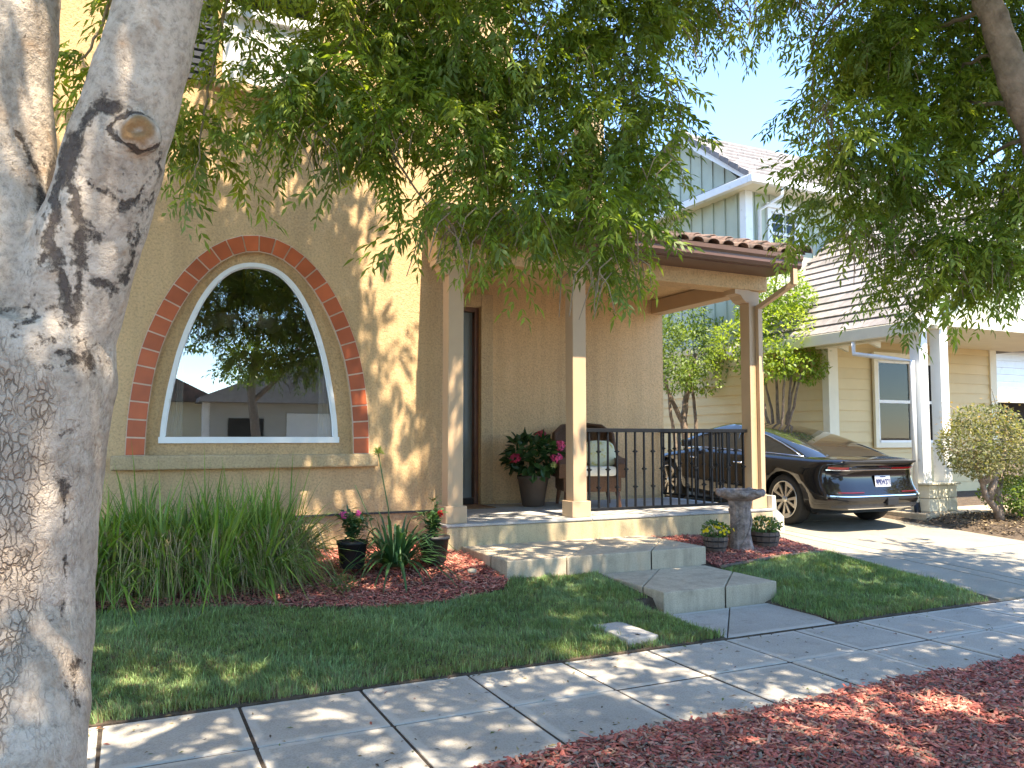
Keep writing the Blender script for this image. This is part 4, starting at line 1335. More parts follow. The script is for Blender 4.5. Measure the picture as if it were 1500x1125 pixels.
def grass(poly, dens, name, seed):
    rg = np.random.default_rng(seed)
    p = np.array(poly); x0, y0 = p.min(0); x1, y1 = p.max(0)
    n = int((x1 - x0) * (y1 - y0) * dens)
    x = rg.uniform(x0, x1, n); y = rg.uniform(y0, y1, n)
    k = inside(poly, x + rg.normal(0, .012, n), y + .014 * np.sin(x * 5.3) * np.sin(x * 13.1 + 1) + .008 * np.sin(x * 37) + rg.normal(0, .010, n))
    k &= ~((np.abs(x - 3.49 + .015 * np.sin(y * 30)) < .118) & (np.abs(y - 5.28 + .015 * np.sin(x * 26)) < .215))
    k &= (x > -2.2)
    x, y = x[k], y[k]; n = len(x)
    z = terr(x, y) - .004
    clump = np.sin(x * 9 + 3 * np.sin(y * 7)) * np.sin(y * 11 + 2 * np.sin(x * 6)) * .5 + .5
    patch = np.sin(x * 2.3 + 1.7 * np.sin(y * 1.9)) * np.sin(y * 2.9 + x) * .5 + .5
    h = rg.uniform(.024, .056, n) * (.6 + .75 * clump) * (1 + .5 * (y < 5.03) * rg.uniform(0, 1, n))
    w = rg.uniform(.0016, .0028, n)
    a = rg.uniform(0, 2 * np.pi, n)
    tall = rg.uniform(0, 1, n) < .08
    h = np.where(tall, h * rg.uniform(1.3, 1.9, n), h)
    flow = 2.5 * np.sin(x * 3.1 + 2 * np.sin(y * 2.3)) + 1.5 * np.sin(y * 4.7 + x)
    a = np.where(rg.uniform(0, 1, n) < .6, flow + rg.normal(0, .5, n), a)
    lean = np.abs(rg.normal(.35, .5, n)) * h
    ca, sa = np.cos(a), np.sin(a)
    az = a + rg.normal(np.pi / 2, .5, n)
    sx, sy = np.cos(az) * w, np.sin(az) * w
    V = np.zeros((n, 5, 3))
    V[:, 0] = np.stack([x - sx, y - sy, z], 1); V[:, 1] = np.stack([x + sx, y + sy, z], 1)
    mx, my = x + ca * lean * .35, y + sa * lean * .35
    V[:, 2] = np.stack([mx + sx * .8, my + sy * .8, z + h * .6], 1); V[:, 3] = np.stack([mx - sx * .8, my - sy * .8, z + h * .6], 1)
    V[:, 4] = np.stack([x + ca * lean, y + sa * lean, z + h * (1 - .25 * lean / h)], 1)
    c = np.array([.17, .26, .105])[None] * (1 - patch[:, None] * .45) + np.array([.27, .33, .11])[None] * patch[:, None] * .45
    fine_ = np.sin(x * 31 + 4 * np.sin(y * 23)) * np.sin(y * 37 + 3 * np.sin(x * 19))
    c = c * rg.uniform(.55, 1.45, (n, 1)) * (1 + .28 * fine_)[:, None]
    dry = rg.uniform(0, 1, n) < (.07 + .12 * (y < 5.15) + .10 * (patch > .8))
    c[dry] = np.array([.26, .21, .11]) * rg.uniform(.6, 1.2, (dry.sum(), 1))
    o = link(name, quads_mesh(name, V, M['blades'], c, 5, faces=[(0, 1, 2, 3), (3, 2, 4)]))
    o['kind'] = 'stuff'
    return o


tag(grass(LAWN_L, 15000, 'lawn_grass', 5), 'short green lawn between the mulch bed and the sidewalk', 'grass')
tag(grass(LAWN_R, 14000, 'lawn_grass', 6), 'small green lawn between the steps and the driveway', 'grass')
# bed floors under the chips
def bed(poly, name, dz=.012):
    p = [(x, y) for x, y in poly]
    xs_ = np.array([q[0] for q in p]); 
    bm = bmesh.new()
    f = bm.faces.new([bm.verts.new((x, y, 0)) for x, y in p])
    bmesh.ops.triangulate(bm, faces=[f])
    for _ in range(3):
        bmesh.ops.subdivide_edges(bm, edges=bm.edges[:], cuts=1, use_grid_fill=True)
    for v in bm.verts: v.co.z = float(terr(v.co.x, v.co.y)) + dz
    o = MB().bm(bm).build(name, M['mulch_base'])
    o['kind'] = 'structure'
    return o


BED_L = [(-5, 7.1), (-.2, 7.0), (1.1, 6.68), (2.0, 6.44), (2.6, 6.47), (3.1, 6.62), (3.25, 6.86), (3.25, 8.06), (3.1, 8.06), (3.1, 8.52), (-5, 8.52)]
BED_R = [(5.63, 6.70), (7.82, 7.02), (7.83, 8.3), (7.67, 8.3), (7.67, 8.04), (5.63, 8.04)]
bed(BED_L, 'planting_bed'); bed(BED_R, 'planting_bed')
RED = np.array([[.48, .125, .095], [.54, .19, .14], [.38, .10, .08], [.58, .27, .19], [.24, .08, .065], [.50, .145, .105], [.42, .23, .17]])


def chips(poly, dens, name, seed, zf, lay=.022, size=1.0, grey=0.04):
    rg = np.random.default_rng(seed)
    p = np.array(poly); x0, y0 = p.min(0); x1, y1 = p.max(0)
    n = int((x1 - x0) * (y1 - y0) * dens)
    x = rg.uniform(x0, x1, n); y = rg.uniform(y0, y1, n)
    k = inside(poly, x + rg.normal(0, .02, n), y + rg.normal(0, .02, n))
    x, y = x[k], y[k]; n = len(x)
    L = rg.gamma(3.2, .0095, n).clip(.012, .085) * size
    W = rg.uniform(.004, .013, n) * size
    T = rg.uniform(.002, .006, n) * size
    z = zf(x, y) + rg.uniform(0, lay, n) + .006 * np.sin(x * 14) * np.sin(y * 17)
    Rm = rot_basis(rg, n, .28)
    loc = np.zeros((n, 6, 3))
    sk = rg.uniform(-.5, .5, n) * W
    loc[:, 0] = np.stack([-L / 2, -W * .6, 0 * L], 1); loc[:, 1] = np.stack([L / 2, -W * .5 + sk, 0 * L], 1)
    loc[:, 2] = np.stack([L / 2 * .9, W * .6 + sk, 0 * L], 1); loc[:, 3] = np.stack([-L / 2 * .85, W * .7, 0 * L], 1)
    loc[:, 4] = np.stack([-L * .38, 0 * L, T], 1); loc[:, 5] = np.stack([L * .4, sk * .5, T * .8], 1)
    V = np.einsum('nij,nkj->nki', Rm, loc) + np.stack([x, y, z], 1)[:, None, :]
    c = RED[rg.integers(0, len(RED), n)] * rg.uniform(.6, 1.25, (n, 1))
    gsel = rg.uniform(0, 1, n) < grey
    c[gsel] = np.array([.22, .16, .12]) * rg.uniform(.5, 1.3, (gsel.sum(), 1))
    o = link(name, quads_mesh(name, V, M['chips'], c, 6, faces=[(0, 1, 5, 4), (2, 3, 4, 5), (1, 2, 5), (3, 0, 4)]))
    o['kind'] = 'stuff'
    return o


STRIP = [(.4, 1.6), (8.5, 1.6), (8.5, 3.63), (7.0, 3.61), (5.5, 3.63), (4.2, 3.60), (3.0, 3.59), (2.2, 3.57), (1.6, 3.53), (.4, 3.5)]
zs = lambda x, y: -0.002 + .035 * np.sin(np.pi * (y - 1.17) / 2.5) + .008 * np.sin(3 * x + 2 * y)
tag(chips(STRIP, 6200, 'bark_mulch', 21, zs, .03, 1.25, .12), 'red wood chip mulch along the street side of the sidewalk', 'mulch')
tag(chips(BED_L, 3600, 'bark_mulch', 22, lambda x, y: terr(x, y) + .012, .025, 1.05), 'red wood chip mulch under the arched window', 'mulch')
tag(chips(BED_R, 3600, 'bark_mulch', 23, lambda x, y: terr(x, y) + .012, .025, .95), 'red wood chip mulch around the birdbath', 'mulch')
# timber edging between right bed and lawn
ed = []
for t in np.linspace(0, 1, 12):
    x = 5.63 + t * (7.80 - 5.63); y = 6.69 + t * .31
    ed.append((x, y, float(terr(x, y)) + .02))
tag(MB().tube(ed, .022, 6).build('edging', M['barrel']), 'low brown edging strip between small lawn and birdbath mulch', 'edging')

# ================================================================== plants by the house
def strap_leaves(rg, base, out, L, rise, droop, w, seg=6, twist=.5):
    """arching strap leaves -> (n, 2*seg, 3)"""
    n = len(base)
    out = norm(out)
    side = norm(np.cross(out, np.array([0, 0, 1.0])) + rg.normal(0, twist, (n, 3)) * np.array([1, 1, .2]))
    V = np.zeros((n, 2 * seg, 3))
    for k in range(seg):
        t = k / (seg - 1)
        p = base + out * (L * (1 - rise) * (t * .55 + t * t * .6))[:, None]
        p[:, 2] += L * (rise * t * 1.0 - droop * t * t * t)
        ww = w * (1 - .15 * t if t < .6 else (1 - t) / .4 * .9 + .03)
        V[:, k] = p - side * ww[:, None]
        V[:, 2 * seg - 1 - k] = p + side * ww[:, None]
    return V


def strap_faces(seg):
    return [(k, k + 1, 2 * seg - 2 - k, 2 * seg - 1 - k) for k in range(seg - 1)]


rg = np.random.default_rng(31)
clump = empty('ornamental_grass', (.6, 7.45, .22), label='large clump of long green strap leaves under the arched window', cat='grass clump')
OFFC = Matrix.Translation((-.6, -7.45, -.22))


tuft = np.array([(-.35, 7.55), (-.1, 7.25), (.15, 7.6), (.3, 7.2), (.52, 7.5), (.72, 7.15), (.95, 7.55), (1.12, 7.22), (1.32, 7.55), (-.3, 7.2), (.7, 7.75), (.1, 7.8), (1.1, 7.8)])
n = 4300
wh = rg.integers(0, len(tuft), n)
a = rg.uniform(0, 2 * np.pi, n); r_ = np.sqrt(rg.uniform(0, 1, n))
x = tuft[wh, 0] + .10 * r_ * np.cos(a); y = tuft[wh, 1] + .09 * r_ * np.sin(a)
B = np.stack([x, y, terr(x, y) + .02], 1)
a2 = a + rg.normal(0, .7, n)
O = np.stack([np.cos(a2), np.sin(a2), 0 * a2], 1) + .35 * np.stack([(tuft[wh, 0] - .5) / .8, (tuft[wh, 1] - 7.5) / .35, 0 * a2], 1)
L = rg.uniform(.75, 1.42, n)
V = strap_leaves(rg, B, O, L, rg.uniform(.55, .97, n) - .12 * r_, rg.gamma(2.0, .19, n).clip(0, .95), rg.uniform(.0055, .0115, n))
V[:, :, 2] = np.maximum(V[:, :, 2], terr(V[:, :, 0], V[:, :, 1]) + .01)
V[:, :, 1] = np.minimum(V[:, :, 1], 8.44)
pal = np.array([[.14, .24, .032], [.20, .31, .045], [.10, .19, .036], [.26, .35, .085], [.17, .27, .08]])
C = pal[rg.integers(0, 5, n)] * rg.uniform(.7, 1.3, (n, 1))
Cv = np.repeat(C[:, None, :], 12, 1)
tb = np.array([0, 1, 2, 3, 4, 5, 5, 4, 3, 2, 1, 0]) / 5
straw = np.array([.34, .27, .14])
wv = np.clip((.30 - tb) / .3, 0, 1)[None, :, None] * .7
Cv = Cv * (1 - wv) + straw * wv
o = link('leaves', quads_mesh('leaves', V, M['blades'], Cv, 12, faces=strap_faces(6)), clump); o.matrix_parent_inverse = OFFC
n = 1150
a = rg.uniform(np.pi * 1.0, np.pi * 2.0, n); r_ = rg.uniform(.75, 1.02, n)
x = .52 + 1.05 * r_ * np.cos(a); y = 7.46 + .42 * r_ * np.sin(a)
B = np.stack([x, y, terr(x, y) + rg.uniform(.18, .52, n)], 1)
O = np.stack([.5 * np.cos(a), np.sin(a), 0 * a], 1) + rg.normal(0, .45, (n, 3)) * np.array([1, 1, 0])
L = rg.uniform(.28, .62, n)
V = strap_leaves(rg, B, O, L, rg.uniform(.35, .8, n), rg.uniform(.85, 1.35, n), rg.uniform(.0025, .0048, n))
V[:, :, 2] = np.maximum(V[:, :, 2], terr(V[:, :, 0], V[:, :, 1]) + .02)
C = np.array([[.36, .28, .15], [.28, .21, .12], [.44, .37, .22], [.22, .24, .07]])[rg.integers(0, 4, n)] * rg.uniform(.7, 1.2, (n, 1))
o = link('dry_leaves', quads_mesh('dry_leaves', V, M['blades'], C, 12, faces=strap_faces(6)), clump); o.matrix_parent_inverse = OFFC

# lily-like plant with a tall flower stalk
lily = empty('lily_plant', (2.33, 7.42, .33), label='dark green strap-leaved plant with one tall flower stalk between black pots', cat='plant')
lily.scale = (1.25, 1.2, 1.08)
n = 140
a = rg.uniform(0, 2 * np.pi, n)
B = np.stack([.07 * np.cos(a), .07 * np.sin(a), 0 * a], 1)
V = strap_leaves(rg, B, np.stack([np.cos(a), np.sin(a), 0 * a], 1), rg.uniform(.5, 1.0, n), rg.uniform(.32, .88, n), rg.uniform(.2, .7, n), rg.uniform(.010, .0155, n), 6, .2)
C = np.array([[.04, .11, .04], [.06, .14, .045], [.035, .09, .035]])[rg.integers(0, 3, n)] * rg.uniform(.8, 1.3, (n, 1))
link('leaves', quads_mesh('leaves', V, M['leafdark'], C, 12, faces=strap_faces(6)), lily)
st = MB().tube([(-.03, 0, .1), (-.06, -.02, .5), (-.12, -.03, .83), (-.145, -.03, .98)], [.006, .0055, .005, .005], 6)
st.build('flower_stalk', M['blades'] if False else simple('green_stalk', (.10, .16, .05), .6), lily)
MB().tube([(-.12, .0, .1), (-.22, -.05, .45), (-.33, -.06, .72)], [.004, .0035, .003], 5).build('thin_stalk', bpy.data.materials['green_stalk'], lily)
n = 90
P = ellipsoid_pts(rg, (-.145, -.03, 1.0), (.012, .012, .012), n)
D = norm(rg.normal(0, 1, (n, 3)) + np.array([0, 0, .7]))
link('flower_head', quads_mesh('flower_head', leaflets(P, D, rg.normal(0, 1, (n, 3)), rg.uniform(.04, .065, n), rg.uniform(.003, .005, n)), M['petal'], np.tile(np.array([.38, .46, .14]), (n, 1)) * rg.uniform(.7, 1.2, (n, 1))), lily)


def flower_ball(rg, c, r, n, colr, L=.022, W=.009):
    P = ellipsoid_pts(rg, c, (r, r, r * .8), n, .8)
    out = norm(P - np.array(c))
    D = norm(np.cross(out, rg.normal(0, 1, (n, 3))) + .3 * out)
    return leaflets(P, D, out, L * rg.uniform(.7, 1.3, n), W * rg.uniform(.8, 1.2, n)), np.array(colr) * rg.uniform(.7, 1.25, (n, 1))


def nursery_pot(name, loc, r, h, label, flowers, leafpal, hgt, nl, wid):
    e = empty(name, loc, rg.uniform(0, 3), label, 'potted plant', 'black nursery pots')
    pot = MB().lathe([(r * .78, 0), (r * .8, .01), (r * .97, h * .86), (r * 1.04, h * .87), (r * 1.05, h), (r * .98, h), (r * .95, h * .9), (0, h * .88)], n=24).build('pot', M['black_plastic'], e)
    MB().lathe([(r * .94, h * .905), (0, h * .91)], n=16).build('soil', M['soil'], pot)
    m = MB()
    Vs, Cs = [], []
    for k in range(7):
        a = rg.uniform(0, 6.28); q = wid * rg.uniform(.3, 1)
        tip = np.array([q * math.cos(a), q * math.sin(a), h + hgt * rg.uniform(.55, 1)])
        m.tube([(0, 0, h * .9), tip * np.array([.4, .4, 1]) * np.array([1, 1, .75]), tip], [.005, .004, .003], 5)
        nn = nl // 7
        t = rg.uniform(.1, 1, nn)[:, None]
        P = np.array([0, 0, h]) * (1 - t) + tip * t + rg.normal(0, .018, (nn, 3))
        D = norm(np.stack([rg.normal(0, 1, nn), rg.normal(0, 1, nn), rg.normal(.25, .45, nn)], 1))
        Vs.append(leaflets(P, D, np.tile([0, 0, 1.0], (nn, 1)) + rg.normal(0, .3, (nn, 3)), rg.uniform(.05, .09, nn), rg.uniform(.011, .019, nn)))
        Cs.append(leafpal[rg.integers(0, len(leafpal), nn)] * rg.uniform(.7, 1.3, (nn, 1)))
    m.build('stems', bpy.data.materials['green_stalk'], e)
    link('leaves', quads_mesh('leaves', np.concatenate(Vs), M['leafdark'], np.concatenate(Cs)), e)
    for (p, rad, cc) in flowers:
        V_, C_ = flower_ball(rg, p, rad, 46, cc)
        link('flower', quads_mesh('flower', V_, M['petal'], C_), e)
    return e


DK = np.array([[.035, .09, .035], [.05, .12, .04], [.07, .14, .05]])
e = nursery_pot('nursery_pot', (1.94, 7.5, .33), .14, .25, 'black nursery pot holding a pink flowering plant beside the strap leaf clump', [((-.1, -.07, .50), .035, (.75, .12, .42)), ((.05, -.02, .50), .022, (.65, .1, .38))], DK, .30, 330, .17)
e.rotation_euler.z = 0
e = nursery_pot('nursery_pot', (2.76, 7.52, .33), .15, .25, 'black nursery pot holding a dark red flowering plant next to the porch', [((.03, -.09, .47), .026, (.42, .015, .03))], DK, .34, 300, .14)
e.rotation_euler.z = 0
sp = empty('small_plant', (1.72, 6.92, .235), label='tiny grey-green plant sprouting in the mulch in front of a black pot', cat='plant')
V, C = leaf_cloud(rg, [((0, 0, .06), (.10, .09, .06))], 9500, .05, .007, np.array([[.12, .16, .06], [.16, .19, .08], [.08, .12, .05]]), .4, .3)
link('leaves', quads_mesh('leaves', V, M['leaf'], C), sp)
for (x, y, z, s, lb) in ((2.95, 7.0, .30, .05, 'small grey stone on the mulch beside the upper step'),):
    m = MB(); bm = bmesh.new(); bmesh.ops.create_icosphere(bm, subdivisions=2, radius=s)
    for v in bm.verts: v.co = Vector((v.co.x * (1 + rg.normal(0, .08)), v.co.y * (.7 + rg.normal(0, .05)), v.co.z * .5))
    o = m.bm(bm, True).build('stone', M['step']); o.location = (x, y, z); tag(o, lb, 'stone')

# ================================================================== things on the porch
PZ = .612
hy = empty('hydrangea_pot', (5.0, 9.75, PZ), label='pink hydrangea in a tall brown pot by the front door', cat='potted plant')
pt = MB().lathe([(.135, 0), (.15, .02), (.205, .36), (.215, .37), (.22, .42), (.20, .42), (.195, .38), (0, .37)], n=28).build('pot', M['pot'], hy)
n = 330
P = ellipsoid_pts(rg, (0, 0, .68), (.37, .36, .29), n, .75)
out = norm(P - np.array([0, 0, .55]))
D = norm(out * .7 + rg.normal(0, .4, (n, 3)) + np.array([0, 0, -.35]))
d = D; N_ = norm(out + np.array([0, 0, .6]) + rg.normal(0, .25, (n, 3)))
s = norm(np.cross(d, N_)); u = np.cross(s, d)
L = rg.uniform(.10, .17, n)[:, None]; W = L * .33
V = np.stack([P, P + d * L * .3 - s * W * .85 + u * W * .2, P + d * L * .68 - s * W * .75 + u * W * .2, P + d * L - u * L * .08, P + d * L * .68 + s * W * .75 + u * W * .2, P + d * L * .3 + s * W * .85 + u * W * .2], 1)
C = np.array([[.022, .06, .018], [.03, .08, .022], [.045, .10, .03]])[rg.integers(0, 3, n)] * rg.uniform(.7, 1.3, (n, 1))
link('leaves', quads_mesh('leaves', V, M['leafdark'], C, 6, faces=[(0, 1, 2, 3), (0, 3, 4, 5)]), hy)
for (p, r0, c) in (((-.33, -.12, .66), .07, (.55, .06, .14)), ((.20, -.30, .65), .085, (.80, .13, .32)), ((.33, -.16, .82), .075, (.82, .15, .36)), ((.08, -.1, .97), .06, (.55, .10, .16)), ((.14, -.33, .56), .028, (.5, .55, .25))):
    V_, C_ = flower_ball(rg, p, r0, 150, c, .036, .014)
    link('flower', quads_mesh('flower', V_, M['petal'], C_), hy)

ch_ = empty('wicker_chair', (5.74, 9.55, PZ), R(-20), 'brown wicker armchair with white seat cushion on the porch', 'chair')
ch_.scale = (1.1, 1.06, 1.03)
# shell of the chair
m = MB()
m.bbox(-.36, .36, -.34, .36, .2, .40, .03)
m.build('seat_base', M['wicker'], ch_)
for sx in (-1, 1):
    m = MB().prism([(-.36, .38), (.34, .38), (.36, .74), (.2, .68), (-.1, .64), (-.30, .63), (-.40, .56)], 'x', sx * .36 - .055, sx * .36 + .055)
    m.build('arm', M['wicker'], ch_)
prof = []
m = MB()
vv = []
nk = 15
for j, (zz, yy, ww) in enumerate(((.38, .30, .36), (.6, .33, .37), (.8, .38, .38), (.95, .43, .36), (1.04, .47, .27), (1.065, .48, .12))):
    for off in (0, .06):
        for k in range(nk):
            t = k / (nk - 1) * 2 - 1
            vv.append((ww * t, yy + off - .16 * abs(t) ** 3, zz))
ff = []
for j in range(5):
    for s2 in (0, 1):
        b0 = (2 * j + s2) * nk; b1 = (2 * j + 2 + s2) * nk
        ff += [(b0 + k, b0 + k + 1, b1 + k + 1, b1 + k) for k in range(nk - 1)]
    ff += [(2 * j * nk, (2 * j + 2) * nk, (2 * j + 3) * nk, (2 * j + 1) * nk), (2 * j * nk + nk - 1, (2 * j + 1) * nk + nk - 1, (2 * j + 3) * nk + nk - 1, (2 * j + 2) * nk + nk - 1)]
ff += [(10 * nk + k, 10 * nk + k + 1, 11 * nk + k + 1, 11 * nk + k) for k in range(nk - 1)]
m.add(vv, ff, True); m.build('backrest', M['wicker'], ch_)
MB().tube([(-.36, .14, .42), (-.39, .2, .72), (-.37, .28, .95), (-.26, .40, 1.05), (0, .5, 1.085), (.26, .40, 1.05), (.37, .28, .95), (.39, .2, .72), (.36, .14, .42)], .035, 8).build('back_rim', M['wicker'], ch_)
for sx in (-1, 1):
    for sy in (-1, 1):
        MB().tube([(sx * .31, sy * .29, .22), (sx * .34, sy * .32, 0)], [.032, .02], 8).build('leg', M['brown_frame'], ch_)
MB().bbox(-.295, .295, -.37, .24, .402, .53, .045).build('seat_cushion', M['cushion'], ch_)
pil = empty('throw_pillow', (0, 0, 0), label='plump yellow and grey patterned pillow leaning on the wicker chair seat', cat='pillow')
m = MB(); bm = bmesh.new(); bmesh.ops.create_uvsphere(bm, u_segments=20, v_segments=12, radius=1)
for v in bm.verts:
    sgn = lambda a: (1 if a >= 0 else -1) * abs(a) ** .55
    v.co = Vector((sgn(v.co.x) * .22, v.co.y * .085, sgn(v.co.z) * .19))
m.bm(bm, True).build('pillow_body', M['pillow'], pil)
MB().box(-.1, .1, -.086, -.0845, -.02, .02).build('seam_patch', M['cushion'], pil) if False else None
pil.location = (5.84, 9.38, PZ + .71); pil.rotation_euler = (R(-24), 0, R(-10))
mt = MB().bbox(-.42, .42, -.26, .26, 0, .014, .006).build('door_mat', M['mat']); mt.location = (4.0, 9.95, PZ + .001)
tag(mt, 'brown coir door mat lying in front of the grey door', 'door mat')

# ================================================================== birdbath and barrels
bb = empty('birdbath', (6.42, 7.28, float(terr(6.42, 7.28)) + .01), label='cast stone birdbath shaped like a tree stump with a shallow bowl', cat='birdbath')
rs = random.Random(8)
ph = [rs.uniform(0, 6.28) for _ in range(12)]
wob = lambda a, i: 1 + .05 * math.sin(9 * a + ph[i % 12]) + .035 * math.sin(17 * a + i * .6) + .03 * math.sin(4 * a + .5 * i)
prof = [(.15, -.03), (.145, .03), (.125, .10), (.117, .2), (.113, .3), (.112, .4), (.118, .5), (.135, .56)]
MB().lathe(prof, n=56, wob=wob).build('trunk_pedestal', M['stump'], bb)
m = MB()
for k in range(3):
    pts = []
    for i in range(16):
        t = i / 15
        a = 4.0 + k * 1.9 + t * 2.6
        pts.append((math.cos(a) * .126, math.sin(a) * .126, .05 + .48 * t * (1 - .15 * k)))
    m.tube(pts, .011, 6)
m.build('cast_vine', M['stump'], bb)
wb = lambda a, i: 1 + .03 * math.sin(7 * a + i) + .025 * math.sin(13 * a + 2 * i) + .02 * math.sin(4 * a)
bowl = MB().lathe([(.10, .545), (.17, .575), (.23, .60), (.262, .625), (.268, .66), (.255, .685), (.235, .682), (.22, .66), (.15, .64), (0, .635)], n=48, wob=wb).build('bowl', M['stump'], bb)
for k in range(5):
    pts = []
    for i in range(9):
        a = k * 1.26 + .9 * i / 8 + .2
        pts.append((math.cos(a) * .262, math.sin(a) * .262, .655 + .02 * math.sin(i * .9 + k)))
    MB().tube(pts, [.012, .022, .026, .024, .02, .024, .026, .02, .01], 7).build('rim_branch', M['stump'], bowl)
MB().lathe([(.222, .664), (0, .664)], n=24).build('water', simple('still_water', (.03, .035, .03), .05, .1, 3, 0), bowl)


def barrel(loc, label, flowers, r=.15):
    e = empty('barrel_planter', loc, 0, label, 'planter', 'half barrel flower planters')
    h = .17
    b = MB().lathe([(r * .82, 0), (r * .98, h * .5), (r * 1.02, h * .8), (r, h), (r * .9, h), (r * .88, h * .85), (0, h * .85)], n=20).build('barrel', M['barrel'], e)
    for k in range(14):
        a = 2 * math.pi * k / 14
        m = MB()
        for (rr_, z) in ((r * .83, .0), (r * .995, h * .5), (r * 1.03, h * .8), (r * 1.012, h * 1.01)): pass
        pts = [(r * .835, 0.0), (r * .99, h * .5), (r * 1.03, h * .8), (r * 1.012, h * 1.012)]
        w = .0185 * r / .1
        v = []
        for (q, z) in pts:
            for s in (-1, 1):
                for o_ in (0, .008): v.append((math.cos(a + s * .2) * (q + o_), math.sin(a + s * .2) * (q + o_), z))
        f = []
        for i in range(3):
            p = i * 4
            f += [(p + 1, p + 3, p + 7, p + 5), (p, p + 1, p + 5, p + 4), (p + 2, p + 3, p + 7, p + 6)]
        f.append((12, 13, 15, 14))
        m.add(v, f).build('stave', M['barrel'], b)
    for z, q in ((.055, .93), (.125, 1.045)):
        MB().tube([(math.cos(t) * (r * q + .006), math.sin(t) * (r * q + .006), z) for t in np.linspace(0, 2 * math.pi, 25)], .007, 5, False).build('hoop', M['iron'], b)
    V, C = leaf_cloud(rg, [((0, 0, h + .07), (r * 1.25, r * 1.2, .10))], 7500, .045, .011, np.array([[.05, .11, .03], [.08, .15, .03], [.12, .19, .04]]), -.1, .5)
    link('leaves', quads_mesh('leaves', V, M['leafdark'], C), e)
    for (p, rad) in flowers:
        nn = 7
        a = np.linspace(0, 2 * np.pi, nn, endpoint=False) + rg.uniform(0, 1)
        ax = norm(np.array(p) - np.array([0, 0, h + .02]) + np.array([0, -.05, .05]))
        t1 = norm(np.cross(ax, [0, 0, 1.0])); t2 = np.cross(ax, t1)
        D = np.cos(a)[:, None] * t1 + np.sin(a)[:, None] * t2 + ax * .25
        V_ = leaflets(np.tile(p, (nn, 1)), D, np.tile(ax, (nn, 1)), np.full(nn, rad), np.full(nn, rad * .38))
        link('flower', quads_mesh('flower', V_, M['petal'], np.tile(np.array([.78, .58, .02]), (nn, 1)) * rg.uniform(.85, 1.1, (nn, 1))), e)
    return e


fl = []
for k in range(30):
    a = rg.uniform(np.pi * .9, np.pi * 2.15); q = rg.uniform(.05, .19)
    fl.append((np.array([q * math.cos(a), q * math.sin(a) - .02, .17 + .16 - q * .55 + rg.uniform(-.02, .03)]), rg.uniform(.019, .027)))
barrel((6.03, 7.25, float(terr(6.03, 7.25)) + .015), 'half barrel planter with many bright yellow flowers left of the birdbath', fl, .125)
fl = []
for k in range(18):
    a = rg.uniform(np.pi * .9, np.pi * 2.1); q = rg.uniform(.03, .16)
    fl.append((np.array([q * math.cos(a), q * math.sin(a), .17 + .15 - q * .4 + rg.uniform(-.02, .02)]), rg.uniform(.014, .020)))
barrel((6.86, 7.36, float(terr(6.86, 7.36)) + .015), 'half barrel planter with few small yellow flowers right of the birdbath', fl, .16)

# ================================================================== parked car
car = empty('parked_car', (9.93, 8.22, DZ(8.22) + .012), 0, 'glossy black sedan parked nose-in on the driveway', 'car')
car.rotation_euler = (math.atan(.05), 0, R(-1))
car.scale = (1, 1, 1.06)


def plan(y0, y1, w, rr_, rf, n=10):
    """rounded plan outline, counter-clockwise from rear centre"""
    pts = []
    def arc(cx, cy, ax, ay, a0, a1):
        for k in range(n + 1):
            a = a0 + (a1 - a0) * k / n
            c, s = math.cos(a), math.sin(a)
            pts.append((cx + ax * math.copysign(abs(c) ** .8, c), cy + ay * math.copysign(abs(s) ** .8, s)))
    pts.append((0, y0))
    arc(w - rr_[0], y0 + rr_[1], rr_[0], rr_[1], -math.pi / 2, 0)
    for t in (.2, .35, .5, .65, .8):
        pts.append((w + .012 * math.sin(math.pi * t), y0 + rr_[1] + t * (y1 - rf[1] - y0 - rr_[1])))
    arc(w - rf[0], y1 - rf[1], rf[0], rf[1], 0, math.pi / 2)
    pts.append((0, y1))
    return pts + [(-p[0], p[1]) for p in pts[1:-1]][::-1]


def nose(p):
    x, y, z = p
    if y > 3.0 and z > .45:
        t = min(1, (y - 3.0) / 1.95)
        z = .45 + (z - .45) * (1 - .42 * t * t * (3 - 2 * t))
    return (x, y, z)


LV = [  # z, rear y, front y, half width, (rear corner), (front corner)
    (.20, .50, 4.60, .78, (.40, .4), (.5, .5)), (.25, .20, 4.82, .88, (.45, .35), (.55, .55)), (.33, .06, 4.90, .935, (.5, .38), (.6, .6)),
    (.42, .01, 4.95, .955, (.52, .40), (.62, .65)), (.50, .00, 4.97, .962, (.52, .42), (.62, .68)), (.53, .03, 4.97, .965, (.52, .42), (.62, .7)),
    (.62, .10, 4.97, .968, (.50, .44), (.62, .75)), (.74, .135, 4.95, .962, (.50, .46), (.62, .8)), (.84, .13, 4.92, .945, (.48, .46), (.62, .85)),
    (.90, .085, 4.88, .925, (.46, .46), (.6, .85)), (.935, .05, 4.84, .90, (.45, .46), (.6, .85)), (.965, .06, 4.80, .865, (.44, .46), (.6, .85)),
    (.985, .16, 4.6, .80, (.42, .46), (.5, .85)), (1.0, .40, 4.3, .62, (.4, .4), (.4, .7)), (1.005, .9, 3.9, .3, (.2, .3), (.2, .4))]
m = MB()
rings = []
for (z, y0, y1, w, rr_, rf) in LV:
    rings.append([nose((x, y, z)) for x, y in plan(y0, y1, w, rr_, rf)])
nr = len(rings[0])
for rg_ in rings: m.v += rg_
for i in range(len(rings) - 1):
    for k in range(nr):
        m.f.append((i * nr + k, i * nr + (k + 1) % nr, (i + 1) * nr + (k + 1) % nr, (i + 1) * nr + k)); m.sm.append(True)
m.f.append(tuple(range(nr))[::-1]); m.sm.append(False)
